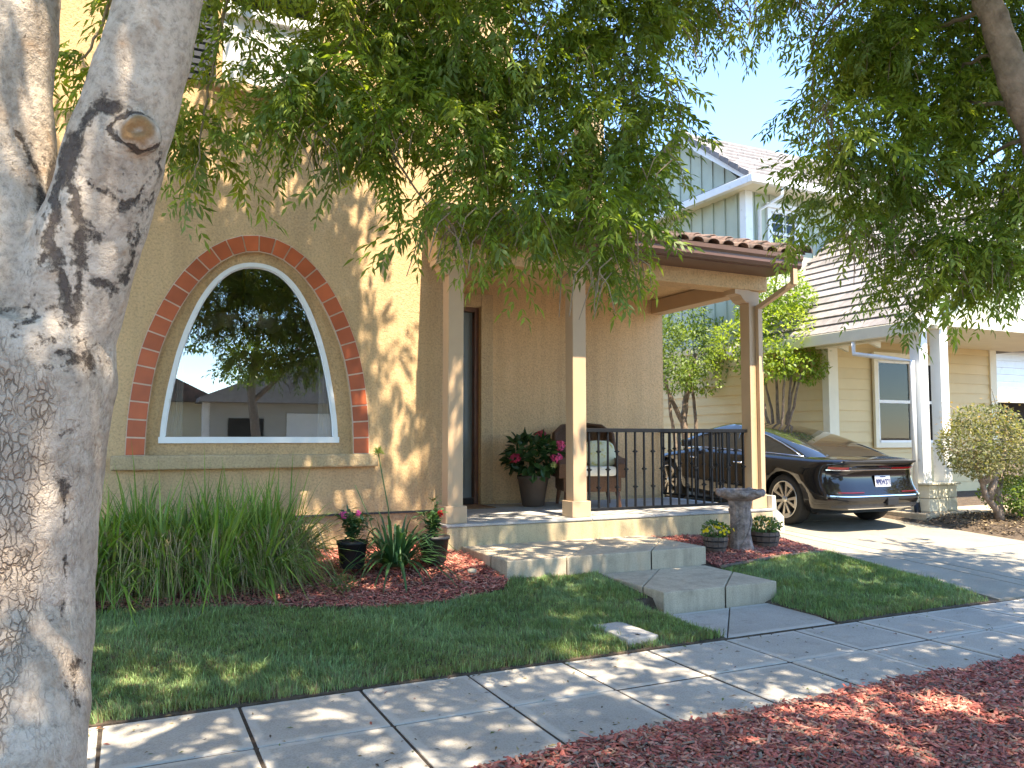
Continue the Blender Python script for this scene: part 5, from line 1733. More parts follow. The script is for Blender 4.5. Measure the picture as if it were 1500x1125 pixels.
m.f.append(tuple((len(rings) - 1) * nr + k for k in range(nr))); m.sm.append(True)
body_me = m.mesh('body')
bm = bmesh.new(); bm.from_mesh(body_me); bmesh.ops.recalc_face_normals(bm, faces=bm.faces[:]); bm.to_mesh(body_me); bm.free()
# wheel arches cut out of the body
tmp = bpy.data.objects.new('tmp', body_me); col.objects.link(tmp)
cuts = []
for wy in (1.02, 3.98):
    for sx in (-1, 1):
        c = MB()
        vv = []
        for x in (sx * .62, sx * 1.1):
            for k in range(40):
                a = 2 * math.pi * k / 40
                vv.append((x, wy + .412 * math.cos(a), .36 + .405 * math.sin(a)))
        c.add(vv, [tuple(range(40)), tuple(range(40, 80))[::-1]] + [(k, 40 + k, 40 + (k + 1) % 40, (k + 1) % 40) for k in range(40)])
        me = c.mesh('cut')
        bm = bmesh.new(); bm.from_mesh(me); bmesh.ops.recalc_face_normals(bm, faces=bm.faces[:]); bm.to_mesh(me); bm.free()
        oc = bpy.data.objects.new('cut', me); col.objects.link(oc); cuts.append(oc)
        md = tmp.modifiers.new('b', 'BOOLEAN'); md.operation = 'DIFFERENCE'; md.object = oc; md.solver = 'EXACT'
dg = bpy.context.evaluated_depsgraph_get()
b2 = bpy.data.meshes.new_from_object(tmp.evaluated_get(dg))
for o in cuts + [tmp]: bpy.data.objects.remove(o)
b2.name = 'body'
b2.materials.clear(); b2.materials.append(M['paint'])
link('body', b2, car)

# cabin of dark glass
def cab(t):
    q = math.sqrt(max(0, 1 - t))
    return 2.65 - 2.20 * q, 2.65 + 1.45 * q ** 1.15, .56 + .25 * (1 - t) ** .75, .985 + .405 * t


m = MB()
rings = []
TS = [0, .12, .25, .4, .55, .7, .82, .9, .96, .99]
for t in TS:
    y0, y1, w, z = cab(t)
    rad = min(.35, (y1 - y0) * .45)
    rings.append([(x, y, z + .012 * (1 - (x / w) ** 2) * (t > .5)) for x, y in plan(y0, y1, w, (w * .42, rad), (w * .42, rad))])
for r0 in rings: m.v += r0
for i in range(len(rings) - 1):
    for k in range(nr):
        m.f.append((i * nr + k, i * nr + (k + 1) % nr, (i + 1) * nr + (k + 1) % nr, (i + 1) * nr + k)); m.sm.append(True)
m.f.append(tuple((len(rings) - 1) * nr + k for k in range(nr))); m.sm.append(True)
cabin = m.build('cabin_glass', M['car_glass'], car)
# trim: window line and pillars on both sides
for sx in (-1, 1):
    pts = []
    for t in (0.02, .2, .4, .6, .75, .86, .93):
        y0, y1, w, z = cab(t)
        rad = min(.35, (y1 - y0) * .45)
        pts.append((sx * (w + .004), y0 + rad * 1.02, z + .004))
    MB().tube(pts, .009, 6).build('pillar_trim', M['chrome'], cabin)
    MB().tube([(sx * .83, y, z) for y, z in ((.75, .985), (1.4, .995), (2.2, .99), (3.0, .985), (3.7, .96))], .008, 6).build('window_sill_trim', M['chrome'], cabin)
    MB().tube([(sx * .805, 2.25, .99), (sx * .70, 2.3, 1.2), (sx * .60, 2.35, 1.355)], .016, 6).build('door_pillar', M['paint'], cabin)
    mi = MB().bbox(sx * 1.0 - .09, sx * 1.0 + .09, 3.32, 3.42, .98, 1.1, .03).build('side_mirror', M['paint'], car)
    MB().tube([(sx * .97, 1.95, .815), (sx * .975, 2.13, .815)], .012, 6).build('door_handle', M['chrome'], car)
    MB().tube([(sx * .972, 3.1, .815), (sx * .972, 3.28, .815)], .012, 6).build('door_handle', M['chrome'], car)
# rear details follow the tail's plan curve
def tail(z, y0, w, rr_, out, x):
    """y of the tail surface at x for a level"""
    q = plan(y0, 4.9, w, rr_, (.6, .8))[:12]
    xs_ = [p[0] for p in q]; ys_ = [p[1] for p in q]
    return float(np.interp(abs(x), xs_, ys_)) - out


def tail_band(name, x0, x1, lo, hi, out, mat, parent, n=28, thick=.012):
    """band hugging the tail between two levels lo=(z,y0,w,rr), hi=..."""
    m = MB()
    v = []
    for k in range(n + 1):
        x = x0 + (x1 - x0) * k / n
        ya, yb = tail(*lo, out, x), tail(*hi, out, x)
        v += [(x, ya, lo[0]), (x, yb, hi[0]), (x, ya + thick, lo[0] - .001), (x, yb + thick, hi[0] + .001)]
    f = []
    for k in range(n):
        a, b_ = 4 * k, 4 * k + 4
        f += [(a, b_, b_ + 1, a + 1), (a + 1, b_ + 1, b_ + 3, a + 3), (a, a + 2, b_ + 2, b_)]
    f += [(0, 1, 3, 2), (4 * n, 4 * n + 2, 4 * n + 3, 4 * n + 1)]
    return m.add(v, f, False).build(name, mat, parent)


LT0 = (.845, .128, .944, (.48, .46)); LT1 = (.885, .095, .93, (.46, .46))
tb_ = tail_band('tail_light_bar', -.86, .86, LT0, LT1, .006, M['car_glass'], car, 40)
tail_band('tail_lamp', -.855, -.60, (.85, .124, .942, (.48, .46)), (.88, .10, .932, (.46, .46)), .009, M['red_lens'], tb_, 10)
tail_band('tail_lamp', .25, .855, (.85, .124, .942, (.48, .46)), (.872, .107, .935, (.46, .46)), .009, M['red_lens'], tb_, 20)
tail_band('light_trim', -.87, .87, (.832, .131, .947, (.48, .46)), (.842, .13, .945, (.48, .46)), .010, M['chrome'], car, 40)
tail_band('spoiler_lip', -.72, .72, (.940, .05, .895, (.45, .46)), (.968, .03, .87, (.44, .46)), .03, M['dark_plastic'], car, 30, .05)
tail_band('bumper_strip', -.90, .90, (.492, .0, .962, (.52, .42)), (.506, .004, .962, (.52, .42)), .012, M['chrome'], car, 40)
tail_band('lower_strip', -.66, .66, (.318, .06, .93, (.5, .38)), (.33, .055, .935, (.5, .38)), .022, M['chrome'], car, 30)
tail_band('lower_valance', -.86, .86, (.335, .055, .935, (.5, .38)), (.485, .0, .96, (.52, .42)), .008, M['dark_plastic'], car, 40)
tail_band('bumper_reflector', .38, .80, (.538, .036, .965, (.52, .42)), (.550, .042, .965, (.52, .42)), .006, M['reflector'], car, 10)
tail_band('bumper_reflector', -.80, -.38, (.538, .036, .965, (.52, .42)), (.550, .042, .965, (.52, .42)), .006, M['reflector'], car, 10)
MB().bbox(.04, .26, -.02, .03, .36, .47, .012).build('tow_cover', M['black_plastic'], car)
pl = MB().bbox(-.155, .155, -.004, .004, -.078, .078, .003).build('licence_plate', M['plate'], car)
pl.location = (.06, .10, .685); pl.rotation_euler = (R(-8), 0, 0)
MB().box(-.05, .06, -.0052, -.0044, .05, .066).build('plate_print', M['plate_ink'], pl)
tc = bpy.data.curves.new('plate_text', 'FONT')
tc.body = '9PRW371'; tc.size = .105; tc.align_x = 'CENTER'; tc.align_y = 'CENTER'; tc.extrude = .0012; tc.offset = .0035
tmp = bpy.data.objects.new('tmp', tc); col.objects.link(tmp)
dg = bpy.context.evaluated_depsgraph_get()
tme = bpy.data.meshes.new_from_object(tmp.evaluated_get(dg)); bpy.data.objects.remove(tmp)
xs_ = [v.co.x for v in tme.vertices]; wd = max(xs_) - min(xs_)
yc_ = [v.co.y for v in tme.vertices]
for v in tme.vertices: v.co.x -= (max(xs_) + min(xs_)) / 2; v.co.y -= (max(yc_) + min(yc_)) / 2
tme.materials.clear(); tme.materials.append(M['plate_ink'])
to = link('plate_number', tme, pl); to.rotation_euler = (R(90), 0, 0); to.location = (0, -.0065, -.012); to.scale = (.285 / wd, 1, 1)
# wheels
tyre = MB()
tp = [(.26, -.115), (.315, -.122), (.345, -.112), (.358, -.085), (.36, 0), (.358, .085), (.345, .112), (.315, .122), (.26, .115)]
vv, ff = [], []
NT = 44
for k in range(NT):
    a = 2 * math.pi * k / NT
    for (r0, x) in tp: vv.append((x, r0 * math.cos(a), r0 * math.sin(a)))
for k in range(NT):
    for i in range(8): ff.append((k * 9 + i, k * 9 + i + 1, ((k + 1) % NT) * 9 + i + 1, ((k + 1) % NT) * 9 + i))
tyre.add(vv, ff, True)
tyre_me = tyre.mesh('tyre'); tyre_me.materials.append(M['rubber'])
rim = MB()
vv, ff = [], []
rp = [(.262, .10), (.27, .118), (.255, .118), (.245, .10), (.24, .02), (0, .015)]
for k in range(NT):
    a = 2 * math.pi * k / NT
    for (r0, x) in rp: vv.append((x, r0 * math.cos(a), r0 * math.sin(a)))
for k in range(NT):
    for i in range(5): ff.append((k * 6 + i, k * 6 + i + 1, ((k + 1) % NT) * 6 + i + 1, ((k + 1) % NT) * 6 + i))
rim.add(vv, ff, True)
rim_me = rim.mesh('rim'); rim_me.materials.append(M['black_plastic'])
sp_ = MB()
for k in range(5):
    a = 2 * math.pi * k / 5 + .3
    for (a0, a1) in ((-.30, -.10), (.10, .30)):
        v = []
        for (r0, da, w) in ((.045, a0 * .6, .03), (.25, a1 if a0 > 0 else a0, .045)):
            c, s = math.cos(a + da), math.sin(a + da)
            for sg in (-1, 1):
                for x in (.075, .105): v.append((x, r0 * c - sg * w * .5 * s, r0 * s + sg * w * .5 * c))
        sp_.add(v, [(0, 1, 5, 4), (2, 6, 7, 3), (1, 3, 7, 5), (0, 4, 6, 2), (4, 5, 7, 6)])
    c, s = math.cos(a), math.sin(a)
    sp_.add([(.112, .20 * c - .075 * s, .20 * s + .075 * c), (.112, .20 * c + .075 * s, .20 * s - .075 * c), (.116, .252 * c + .09 * s, .252 * s - .09 * c), (.116, .252 * c - .09 * s, .252 * s + .09 * c)], [(0, 1, 2, 3)])
sp_.lathe([(.06, 0)], n=4) if False else None
sp_me = sp_.mesh('spokes'); sp_me.materials.append(M['alloy'])
lip = MB()
lip.v = []
pts = [(.118, .258 * math.cos(a), .258 * math.sin(a)) for a in np.linspace(0, 2 * math.pi, 45)]
lip.tube(pts, .008, 5, False)
lip.tube([(.08, 0, 0), (.112, 0, 0)], .045, 14)
lip_me = lip.mesh('rim_lip'); lip_me.materials.append(M['alloy'])
for wy in (1.02, 3.98):
    for sx in (-1, 1):
        w = link('wheel', tyre_me, car)
        w.location = (sx * .825, wy, .36); w.rotation_euler = (.5, 0, 0) if sx > 0 else (-.4, 0, math.pi)
        for nme, me in (('rim', rim_me), ('spokes', sp_me), ('rim_lip', lip_me)): link(nme, me, w)
MB().box(-.7, .7, .6, 4.4, .19, .24).build('underbody', M['black_plastic'], car)

# ================================================================== neighbouring house
nb = empty('neighbour_house', (12, 11.1, .3), label='beige clapboard neighbour house with grey tiled roofs and white trim', cat='house')
NOFF = Matrix.Translation((-12, -11.1, -.3))


def NB(m, name, mat, parent=None, fix=True):
    o = m.build(name, mat, parent if parent else nb, fix)
    if parent is None or parent is nb: o.matrix_parent_inverse = NOFF
    return o


GZ = .32
# core walls
NB(MB().box(12.03, 17.0, 11.13, 20, 0, 3.6), 'core_wall', M['siding'])
# clapboards, front and side
bh = .205
k = 0
z = GZ + .1
while z < 3.6:
    NB(MB().prism([(11.13, z), (11.085, z), (11.105, z + bh), (11.13, z + bh)], 'x', 12.22, 16.9), 'clapboard', M['siding'])
    NB(MB().prism([(12.03, z), (11.985, z), (12.005, z + bh), (12.03, z + bh)], 'y', 11.22, 20), 'clapboard', M['siding'])
    z += bh
NB(MB().bbox(11.97, 12.22, 11.06, 11.22, GZ, 3.5, .006), 'corner_board', M['cream'])
NB(MB().bbox(16.75, 16.97, 11.06, 11.2, GZ, 3.6, .006), 'corner_board', M['cream'])
NB(MB().bbox(11.98, 17, 11.07, 11.4, 0.0, GZ + .1, .01), 'foundation', M['step'])
NB(MB().bbox(11.96, 12.1, 11.4, 20, 0.0, GZ + .1, .01), 'foundation', M['step'])


def sash_window(parent_name, x0, x1, y, z0, z1, mats=('cream', 'white'), casing=.10, split=True, blinds=True, header=True, grid=False):
    w = MB()
    for (a, b_, c, d) in ((x0 - casing, x0, z0 - casing, z1), (x1, x1 + casing, z0 - casing, z1), (x0, x1, z0 - casing, z0)):
        w.box(a, b_, y - .06, y - .001, c, d)
    w.box(x0 - casing, x1 + casing, y - .06, y - .001, z1, z1 + casing)
    wo = NB(w, parent_name, M[mats[0]])
    def sub(m, nme, mat):
        o = m.build(nme, mat, wo); return o
    if header: sub(MB().bbox(x0 - casing - .06, x1 + casing + .06, y - .11, y - .061, z1 + casing * .6, z1 + casing + .06, .008), 'header', M[mats[0]])
    s = MB()
    for (a, b_, c, d) in ((x0, x0 + .04, z0, z1), (x1 - .04, x1, z0, z1), (x0, x1, z0, z0 + .045), (x0, x1, z1 - .04, z1)): s.box(a, b_, y - .045, y + .01, c, d)
    if split: s.box(x0, x1, y - .05, y + .01, (z0 + z1) / 2 - .03, (z0 + z1) / 2 + .03)
    sub(s, 'sash', M[mats[1]])
    if grid:
        gm = MB(); zm = (z0 + z1) / 2
        gm.box((x0 + x1) / 2 - .012, (x0 + x1) / 2 + .012, y - .035, y - .02, z0, z1).box(x0, x1, y - .036, y - .021, z0 + (z1 - z0) * .75 - .01, z0 + (z1 - z0) * .75 + .01)
        sub(gm, 'muntin', M[mats[1]])
    sub(MB().box(x0 + .03, x1 - .03, y - .018, y - .012, z0 + .03, z1 - .03), 'pane', M['glass_far'])
    if blinds:
        bl = MB()
        zz = z0 + .05
        while zz < z1 - .05:
            bl.add([(x0 + .04, y + .012, zz), (x1 - .04, y + .012, zz), (x1 - .04, y - .004, zz + .04), (x0 + .04, y - .004, zz + .04)], [(0, 1, 2, 3)])
            zz += .055
        sub(bl, 'blind', M['blind'])
    sub(MB().box(x0, x1, y + .013, y + .02, z0, z1), 'backing', M['dark'])
    return wo


M['blind'] = simple('window_blind', (.62, .62, .56), .7, .05, 4, 0)
YF = 11.085
# a pocket in front of the core so the glass has depth
sash_window('window', 13.24, 14.20, YF - .02, 1.44, 3.05)
sash_window('window', 14.36, 14.98, YF - .02, 1.44, 3.05)
# lower gable roof (ridge runs back from the street)
EX, EZ, RX, RZ2 = 11.46, 3.42, 14.55, 6.15
Y0, Y1 = 8.66, 13.25
sl = (RZ2 - EZ) / (RX - EX)
rf = MB()
rf.add([(EX, Y0, EZ), (RX, Y0, RZ2), (RX, Y1, RZ2), (EX, Y1, EZ), (EX, Y0, EZ - .1), (RX, Y0, RZ2 - .1), (RX, Y1, RZ2 - .1), (EX, Y1, EZ - .1)], [(0, 1, 2, 3), (7, 6, 5, 4), (0, 4, 5, 1), (1, 5, 6, 2), (2, 6, 7, 3), (3, 7, 4, 0)])
rf.add([(RX, Y0, RZ2), (2 * RX - EX, Y0, EZ), (2 * RX - EX, Y1, EZ), (RX, Y1, RZ2)], [(0, 1, 2, 3)])
roof = NB(rf, 'lower_roof', M['shingle'])
slope_len = math.hypot(RX - EX, RZ2 - EZ); sa = math.atan2(RZ2 - EZ, RX - EX)
nc = 15; cl_ = slope_len / nc
tl_w = .335
tm = MB()
# tile lies along local x (up slope), y across
tm.add([(-.03, .004, .012), (cl_ + .04, .004, .006), (cl_ + .04, tl_w - .004, .006), (-.03, tl_w - .004, .012), (-.03, .004, .052), (cl_ + .04, .004, .012), (cl_ + .04, tl_w - .004, .012), (-.03, tl_w - .004, .052)],
       [(3, 2, 1, 0), (4, 5, 6, 7), (0, 1, 5, 4), (1, 2, 6, 5), (2, 3, 7, 6), (3, 0, 4, 7)])
tme_ = tm.mesh('flat_tile'); tme_.materials.append(M['shingle'])
for i in range(nc):
    for j in range(int((Y1 - Y0) / tl_w)):
        o = link('roof_tile', tme_, roof)
        t = i * cl_
        o.location = (EX + math.cos(sa) * t, Y0 + j * tl_w + (.16 if i % 2 else 0), EZ + math.sin(sa) * t + .002)
        o.rotation_euler = (0, -sa + rr.uniform(-.006, .006), 0)
NB(MB().bbox(EX - .07, EX + .0, Y0 - .02, Y1, EZ - .20, EZ + .005, .012), 'eave_gutter', M['cream'])
NB(MB().add([(EX, Y0 + .02, EZ - .11), (12.0, Y0 + .02, EZ - .11), (12.0, Y1, EZ - .11), (EX, Y1, EZ - .11)], [(0, 1, 2, 3)]), 'soffit', M['cream'])
# rake board and gable face over the neighbour's porch
NB(MB().add([(EX - .05, Y0 - .05, EZ - .22), (RX, Y0 - .05, RZ2 - .22), (RX, Y0 - .05, RZ2 + .03), (EX - .05, Y0 - .05, EZ + .03), (EX - .05, Y0, EZ - .22), (RX, Y0, RZ2 - .22), (RX, Y0, RZ2 + .03), (EX - .05, Y0, EZ + .03)],
            [(0, 1, 2, 3), (7, 6, 5, 4), (0, 4, 5, 1), (3, 2, 6, 7), (0, 3, 7, 4)]), 'rake_board', M['white'])
NB(MB().prism([(11.9, 3.605), (2 * RX - 11.9, 3.605), (RX, 5.85)], 'y', 8.95, 9.0), 'gable_wall', M['batten'])
NB(MB().bbox(11.5, 17.6, 8.8, 9.1, 3.385, 3.6, .01), 'porch_beam', M['cream'])
NB(MB().add([(11.7, 9.1, 3.42), (17.6, 9.1, 3.42), (17.6, 11.1, 3.42), (11.7, 11.1, 3.42)], [(0, 1, 2, 3)]), 'porch_ceiling', M['cream'])
NB(MB().bbox(11.62, 11.78, 9.1, 11.06, 3.2, 3.41, .01), 'porch_side_beam', M['cream'])
for y in (9.9, 10.6):
    NB(MB().prism([(EX, EZ - .13), (12.0, EZ - .13), (12.0, EZ - .30)], 'y', y, y + .06), 'bracket', M['cream'])
for (x0, y0) in ((11.56, 8.80), (11.95, 8.72)):
    NB(MB().bbox(x0, x0 + .19, y0, y0 + .19, .78, 3.38, .008), 'porch_column', M['white'])
ped = NB(MB().bbox(11.50, 12.22, 8.66, 9.04, .0, .36, .02), 'plinth', M['step'])
for zr in range(2):
    for i in range(3):
        x0 = 11.52 + i * .226 + (0)
        MB().bbox(x0, x0 + .215, 8.68, 9.02, .362 + zr * .21, .362 + zr * .21 + .203, .012).build('pedestal_block', M['cream'], ped)
for zr in range(2): pass
ped.matrix_parent_inverse = NOFF
NB(MB().bbox(11.48, 12.24, 8.64, 9.06, .784, .815, .008), 'pedestal_cap', M['cream'])
NB(MB().bbox(17.3, 17.6, 8.85, 9.08, .3, 3.38, .008), 'porch_column', M['white'])
# downspout from the eave to the column and down
m = MB().tube([(11.44, 10.0, 3.22), (11.44, 10.0, 3.0), (11.46, 9.2, 2.84), (11.47, 8.88, 2.78), (11.47, 8.88, .5)], .04, 8)
NB(m, 'downspout', M['white'])
NB(MB().tube([(11.47, 8.88, .5), (11.47, 8.86, .32), (11.42, 8.78, .22)], .048, 8), 'downspout_boot', M['black_plastic'])
NB(MB().bbox(11.36, 18, 8.62, 11.0, .0, .34, .02), 'porch_floor', M['step'])
# upper storey: vertical boards and battens
UF, US = 13.25, 12.0
NB(MB().box(US, 19, UF, 21, 3.6, 7.05), 'upper_wall', M['batten'])
NB(MB().prism([(UF, 7.05), (21, 7.05), (15.2, 8.75)], 'x', US, 19), 'upper_gable', M['batten'])
x = US + .25
while x < 18.5:
    NB(MB().box(x, x + .05, UF - .028, UF - .001, 3.6, 7.0), 'batten', M['batten']); x += .42
y = UF + .25
while y < 20.8:
    NB(MB().box(US - .028, US - .001, y, y + .05, 3.6, min(8.7, 7.05 + (y - UF) * .85 if y < 15.2 else 7.05 + (21 - y) * .29)), 'batten', M['batten']); y += .40
NB(MB().bbox(US - .045, US + .16, UF - .045, UF + .14, 3.6, 7.0, .006), 'corner_board', M['white'])
sash_window('upper_window', 12.68, 13.42, UF - .001, 5.55, 6.52, ('white', 'white'), .11, True, False, True, True)
wb_ = MB().box(US - .05, US - .03, 15.6, 16.3, 5.0, 6.2); NB(wb_, 'side_shutter', M['shutter'])
NB(MB().bbox(US - .12, US - .03, 15.5, 17.4, 6.22, 6.4, .01), 'side_window_header', M['white'])
# upper roof: eave towards the street, gutter, pent eave along the side
up = MB().add([(11.7, 12.75, 7.02), (19.5, 12.75, 7.02), (19.5, 15.2, 8.82), (11.7, 15.2, 8.82), (11.7, 12.75, 6.92), (19.5, 12.75, 6.92), (19.5, 15.2, 8.72), (11.7, 15.2, 8.72)],
              [(0, 1, 2, 3), (7, 6, 5, 4), (0, 4, 5, 1), (1, 5, 6, 2), (2, 6, 7, 3), (3, 7, 4, 0)])
up.add([(11.7, 15.2, 8.82), (19.5, 15.2, 8.82), (19.5, 21.4, 7.0), (11.7, 21.4, 7.0)], [(0, 1, 2, 3)])
uroof = NB(up, 'upper_roof', M['shingle'])
ul = math.hypot(15.2 - 12.75, 1.8); ua = math.atan2(1.8, 2.45)
nc2 = 9; uc = ul / nc2
for i in range(nc2):
    tt = i * uc
    yb, zb = 12.75 + math.cos(ua) * tt, 7.02 + math.sin(ua) * tt
    ye, ze = 12.75 + math.cos(ua) * (tt + uc), 7.02 + math.sin(ua) * (tt + uc)
    for j in range(11):
        xa = 11.72 + j * .62 + (.2 if i % 2 else 0)
        MB().add([(xa, yb - .03, zb + .01), (xa + .61, yb - .03, zb + .01), (xa + .61, ye, ze + .012), (xa, ye, ze + .012), (xa, yb - .03, zb + .055), (xa + .61, yb - .03, zb + .055), (xa + .61, ye, ze + .02), (xa, ye, ze + .02)],
                 [(4, 5, 6, 7), (0, 1, 5, 4), (1, 2, 6, 5), (3, 0, 4, 7)]).build('roof_tile', M['shingle'], uroof)
for i in range(8):
    tt = i * ul / 8
    yb, zb = 12.72 + math.cos(ua) * tt, 7.06 + math.sin(ua) * tt
    MB().add([(11.62, yb, zb - .08), (11.62, yb, zb + .07), (11.85, yb, zb + .07), (11.62, yb + .29, zb + .13), (11.62, yb + .29, zb + .25), (11.85, yb + .29, zb + .25)], [(0, 3, 4, 1), (1, 4, 5, 2), (0, 1, 2)]).build('rake_tile', M['shingle'], uroof)
NB(MB().bbox(11.6, 19.5, 12.60, 12.74, 6.88, 7.05, .015), 'front_gutter', M['white'])
NB(MB().bbox(11.6, 11.74, 12.74, 20.9, 6.88, 7.05, .015), 'side_gutter', M['white'])
NB(MB().add([(11.66, 12.7, 6.9), (19.5, 12.7, 6.9), (19.5, 13.25, 6.9), (11.66, 13.25, 6.9)], [(0, 1, 2, 3)]), 'eave_soffit', M['cream'])
NB(MB().add([(11.66, 13.25, 6.9), (12.0, 13.25, 6.9), (12.0, 20.9, 6.9), (11.66, 20.9, 6.9)], [(0, 1, 2, 3)]), 'eave_soffit', M['cream'])
NB(MB().add([(11.7, 12.75, 7.055), (12.0, 13.1, 7.25), (12.0, 20.9, 7.25), (11.7, 20.9, 7.055)], [(0, 1, 2, 3)]), 'pent_roof', M['shingle'])
NB(MB().add([(11.68, 12.74, 7.06), (11.68, 15.2, 8.80), (11.68, 15.2, 8.6), (11.68, 12.98, 7.06), (11.72, 12.74, 7.06), (11.72, 15.2, 8.80), (11.72, 15.2, 8.6), (11.72, 12.98, 7.06)], [(0, 1, 2, 3), (4, 7, 6, 5), (0, 4, 5, 1), (2, 6, 7, 3)]), 'upper_rake_board', M['white'])
NB(MB().tube([(12.5, 12.68, 6.9), (12.5, 12.68, 6.7), (12.3, 13.15, 6.48), (12.3, 13.19, 4.0)], .04, 8), 'upper_downspout', M['white'])

# house beyond, with an open carport
fh = empty('far_house', (24, 17, .3), label='white sided house with dark open garage at the far right edge', cat='house')
FO = Matrix.Translation((-24, -17, -.3))
def FH(m, name, mat):
    o = m.build(name, mat, fh); o.matrix_parent_inverse = FO; return o
FH(MB().box(20.0, 34, 17.0, 17.3, 2.9, 4.6), 'upper_wall', M['white'])
for k in range(7):
    FH(MB().prism([(17.0, 2.95 + k * .23), (16.95, 2.95 + k * .23), (16.985, 3.17 + k * .23), (17.0, 3.17 + k * .23)], 'x', 20.0, 34), 'clapboard', M['white'])
FH(MB().box(20.0, 34, 18.2, 18.4, -.1, 3.0), 'garage_back_wall', M['dark'])  # near-black colour stands in for the shade inside the garage
FH(MB().box(19.7, 20.3, 16.9, 22, -.1, 4.6), 'pier', M['white'])
FH(MB().bbox(20.0, 34, 16.7, 16.94, 2.68, 2.9, .01), 'beam', M['cream'])
FH(MB().prism([(16.2, 4.5), (20, 7.0), (24, 4.5), (24, 4.4), (16.2, 4.4)], 'x', 19, 35), 'roof', M['shingle'])

# ================================================================== neighbour's trees and shrubs
PALB = np.array([[.21, .31, .035], [.28, .38, .05], [.15, .24, .035], [.34, .42, .07], [.13, .20, .04]])


def small_tree(loc, label, clumps, stems, per, seed, pal=PALB, L=.10, W=.021):
    rg_ = np.random.default_rng(seed)
    e = empty('small_tree', loc, 0, label, 'tree', 'multi-stemmed trees along the neighbour wall')
    V, C = leaf_cloud(rg_, clumps, per, L, W, pal, -.25, .55)
    link('crown', quads_mesh('crown', V, M['leaf'], C), e)
    for pts, r0, r1 in stems:
        m = MB()
        P = [Vector(p) for p in pts]
        out = []
        for i in range(len(P) - 1):
            for k in range(5): out.append(P[i].lerp(P[i + 1], k / 5) + Vector(rg_.normal(0, .012, 3)))
        out.append(P[-1])
        m.tube(out, [r0 + (r1 - r0) * i / (len(out) - 1) for i in range(len(out))], 8)
        m.build('stem', M['bark2'], e)
    return e


def fan(rg_, n, h, spread, r):
    st = []
    for k in range(n):
        a = rg_.uniform(0, 6.28); q = spread * rg_.uniform(.3, 1)
        c, s = math.cos(a), math.sin(a)
        st.append(([(0.08 * c, .08 * s, -.1), (.18 * c * q, .18 * s * q, h * .35), (.55 * c * q, .55 * s * q, h * .7), (c * q, s * q, h * rg_.uniform(.95, 1.25))], r * rg_.uniform(.6, 1.1), r * .3))
    return st


rgt = np.random.default_rng(77)
cl1 = [((0, 0, 3.2), (.85, .85, .7)), ((-.5, -.2, 2.7), (.6, .6, .45)), ((.55, -.1, 2.8), (.65, .6, .5)), ((.1, 0, 4.1), (.6, .6, .6)), ((-.35, .1, 3.8), (.5, .5, .5)), ((.4, .2, 3.6), (.55, .5, .55)), ((.05, -.1, 4.75), (.3, .3, .4)), ((.9, -.3, 2.55), (.3, .3, .22)), ((-.9, .2, 3.1), (.45, .4, .4)), ((.75, .1, 4.0), (.35, .35, .3)), ((.2, -.6, 2.55), (.4, .35, .3))]
small_tree((11.35, 11.75, .30), 'bright green multi-stemmed tree rising behind the car roof', cl1, fan(rgt, 9, 2.4, .75, .06), 900, 41)
cl2 = [((0, 0, 3.0), (.8, .8, .7)), ((-.4, -.2, 2.5), (.55, .55, .45)), ((.5, 0, 2.5), (.6, .55, .45)), ((0, 0, 3.8), (.6, .6, .5)), ((.7, -.3, 3.3), (.6, .5, .5)), ((-.6, 0, 3.4), (.5, .5, .4)), ((1.1, -.3, 2.75), (.5, .45, .45)), ((1.3, -.5, 2.2), (.35, .3, .25))]
small_tree((11.2, 14.4, .42), 'pale green multi-stemmed tree seen beside the porch wall corner', cl2, [([(0, 0, -.1), (.02, 0, .9), (-.06, 0, 1.5), (.05, 0, 2.2), (.3, 0, 3.0)], .11, .05), ([(.1, 0, -.1), (-.25, 0, .9), (-.4, 0, 1.6), (-.5, 0, 2.4)], .05, .03), ([(.15, 0, -.1), (.3, 0, 1.0), (.25, 0, 1.8), (.1, 0, 2.6)], .05, .03), ([(-.05, 0, 1.4), (-.4, 0, 2.0), (-.6, .1, 2.6)], .06, .03)], 800, 42, np.array([[.13, .20, .05], [.20, .28, .07], [.24, .32, .06], [.10, .15, .05]]))
# backdrop trees far behind, between the houses
for i, (x, y, s, lb) in enumerate(((9.4, 24, 1.4, 'leafy tree far back between the two houses'), (6.5, 30, 1.7, 'tall tree standing behind the stucco house'))):
    rgt2 = np.random.default_rng(60 + i)
    e = empty('background_tree', (x, y, 0), 0, lb, 'tree')
    cl = [((rgt2.normal(0, .9) * s, rgt2.normal(0, .7) * s, (2.2 + rgt2.uniform(-.8, .9)) * s), tuple(np.array([.8, .8, .7]) * s * rgt2.uniform(.7, 1.1))) for _ in range(8)]
    V, C = leaf_cloud(rgt2, cl, 150, .16, .05, np.array([[.08, .14, .03], [.12, .18, .04], [.06, .11, .03]]))
    link('crown', quads_mesh('crown', V, M['leaf'], C), e)
    MB().tube([(0, 0, -.2), (.1, 0, 1.5), (0, .1, 2.6 * s)], [.2, .16, .06], 10).build('trunk', M['bark2'], e)

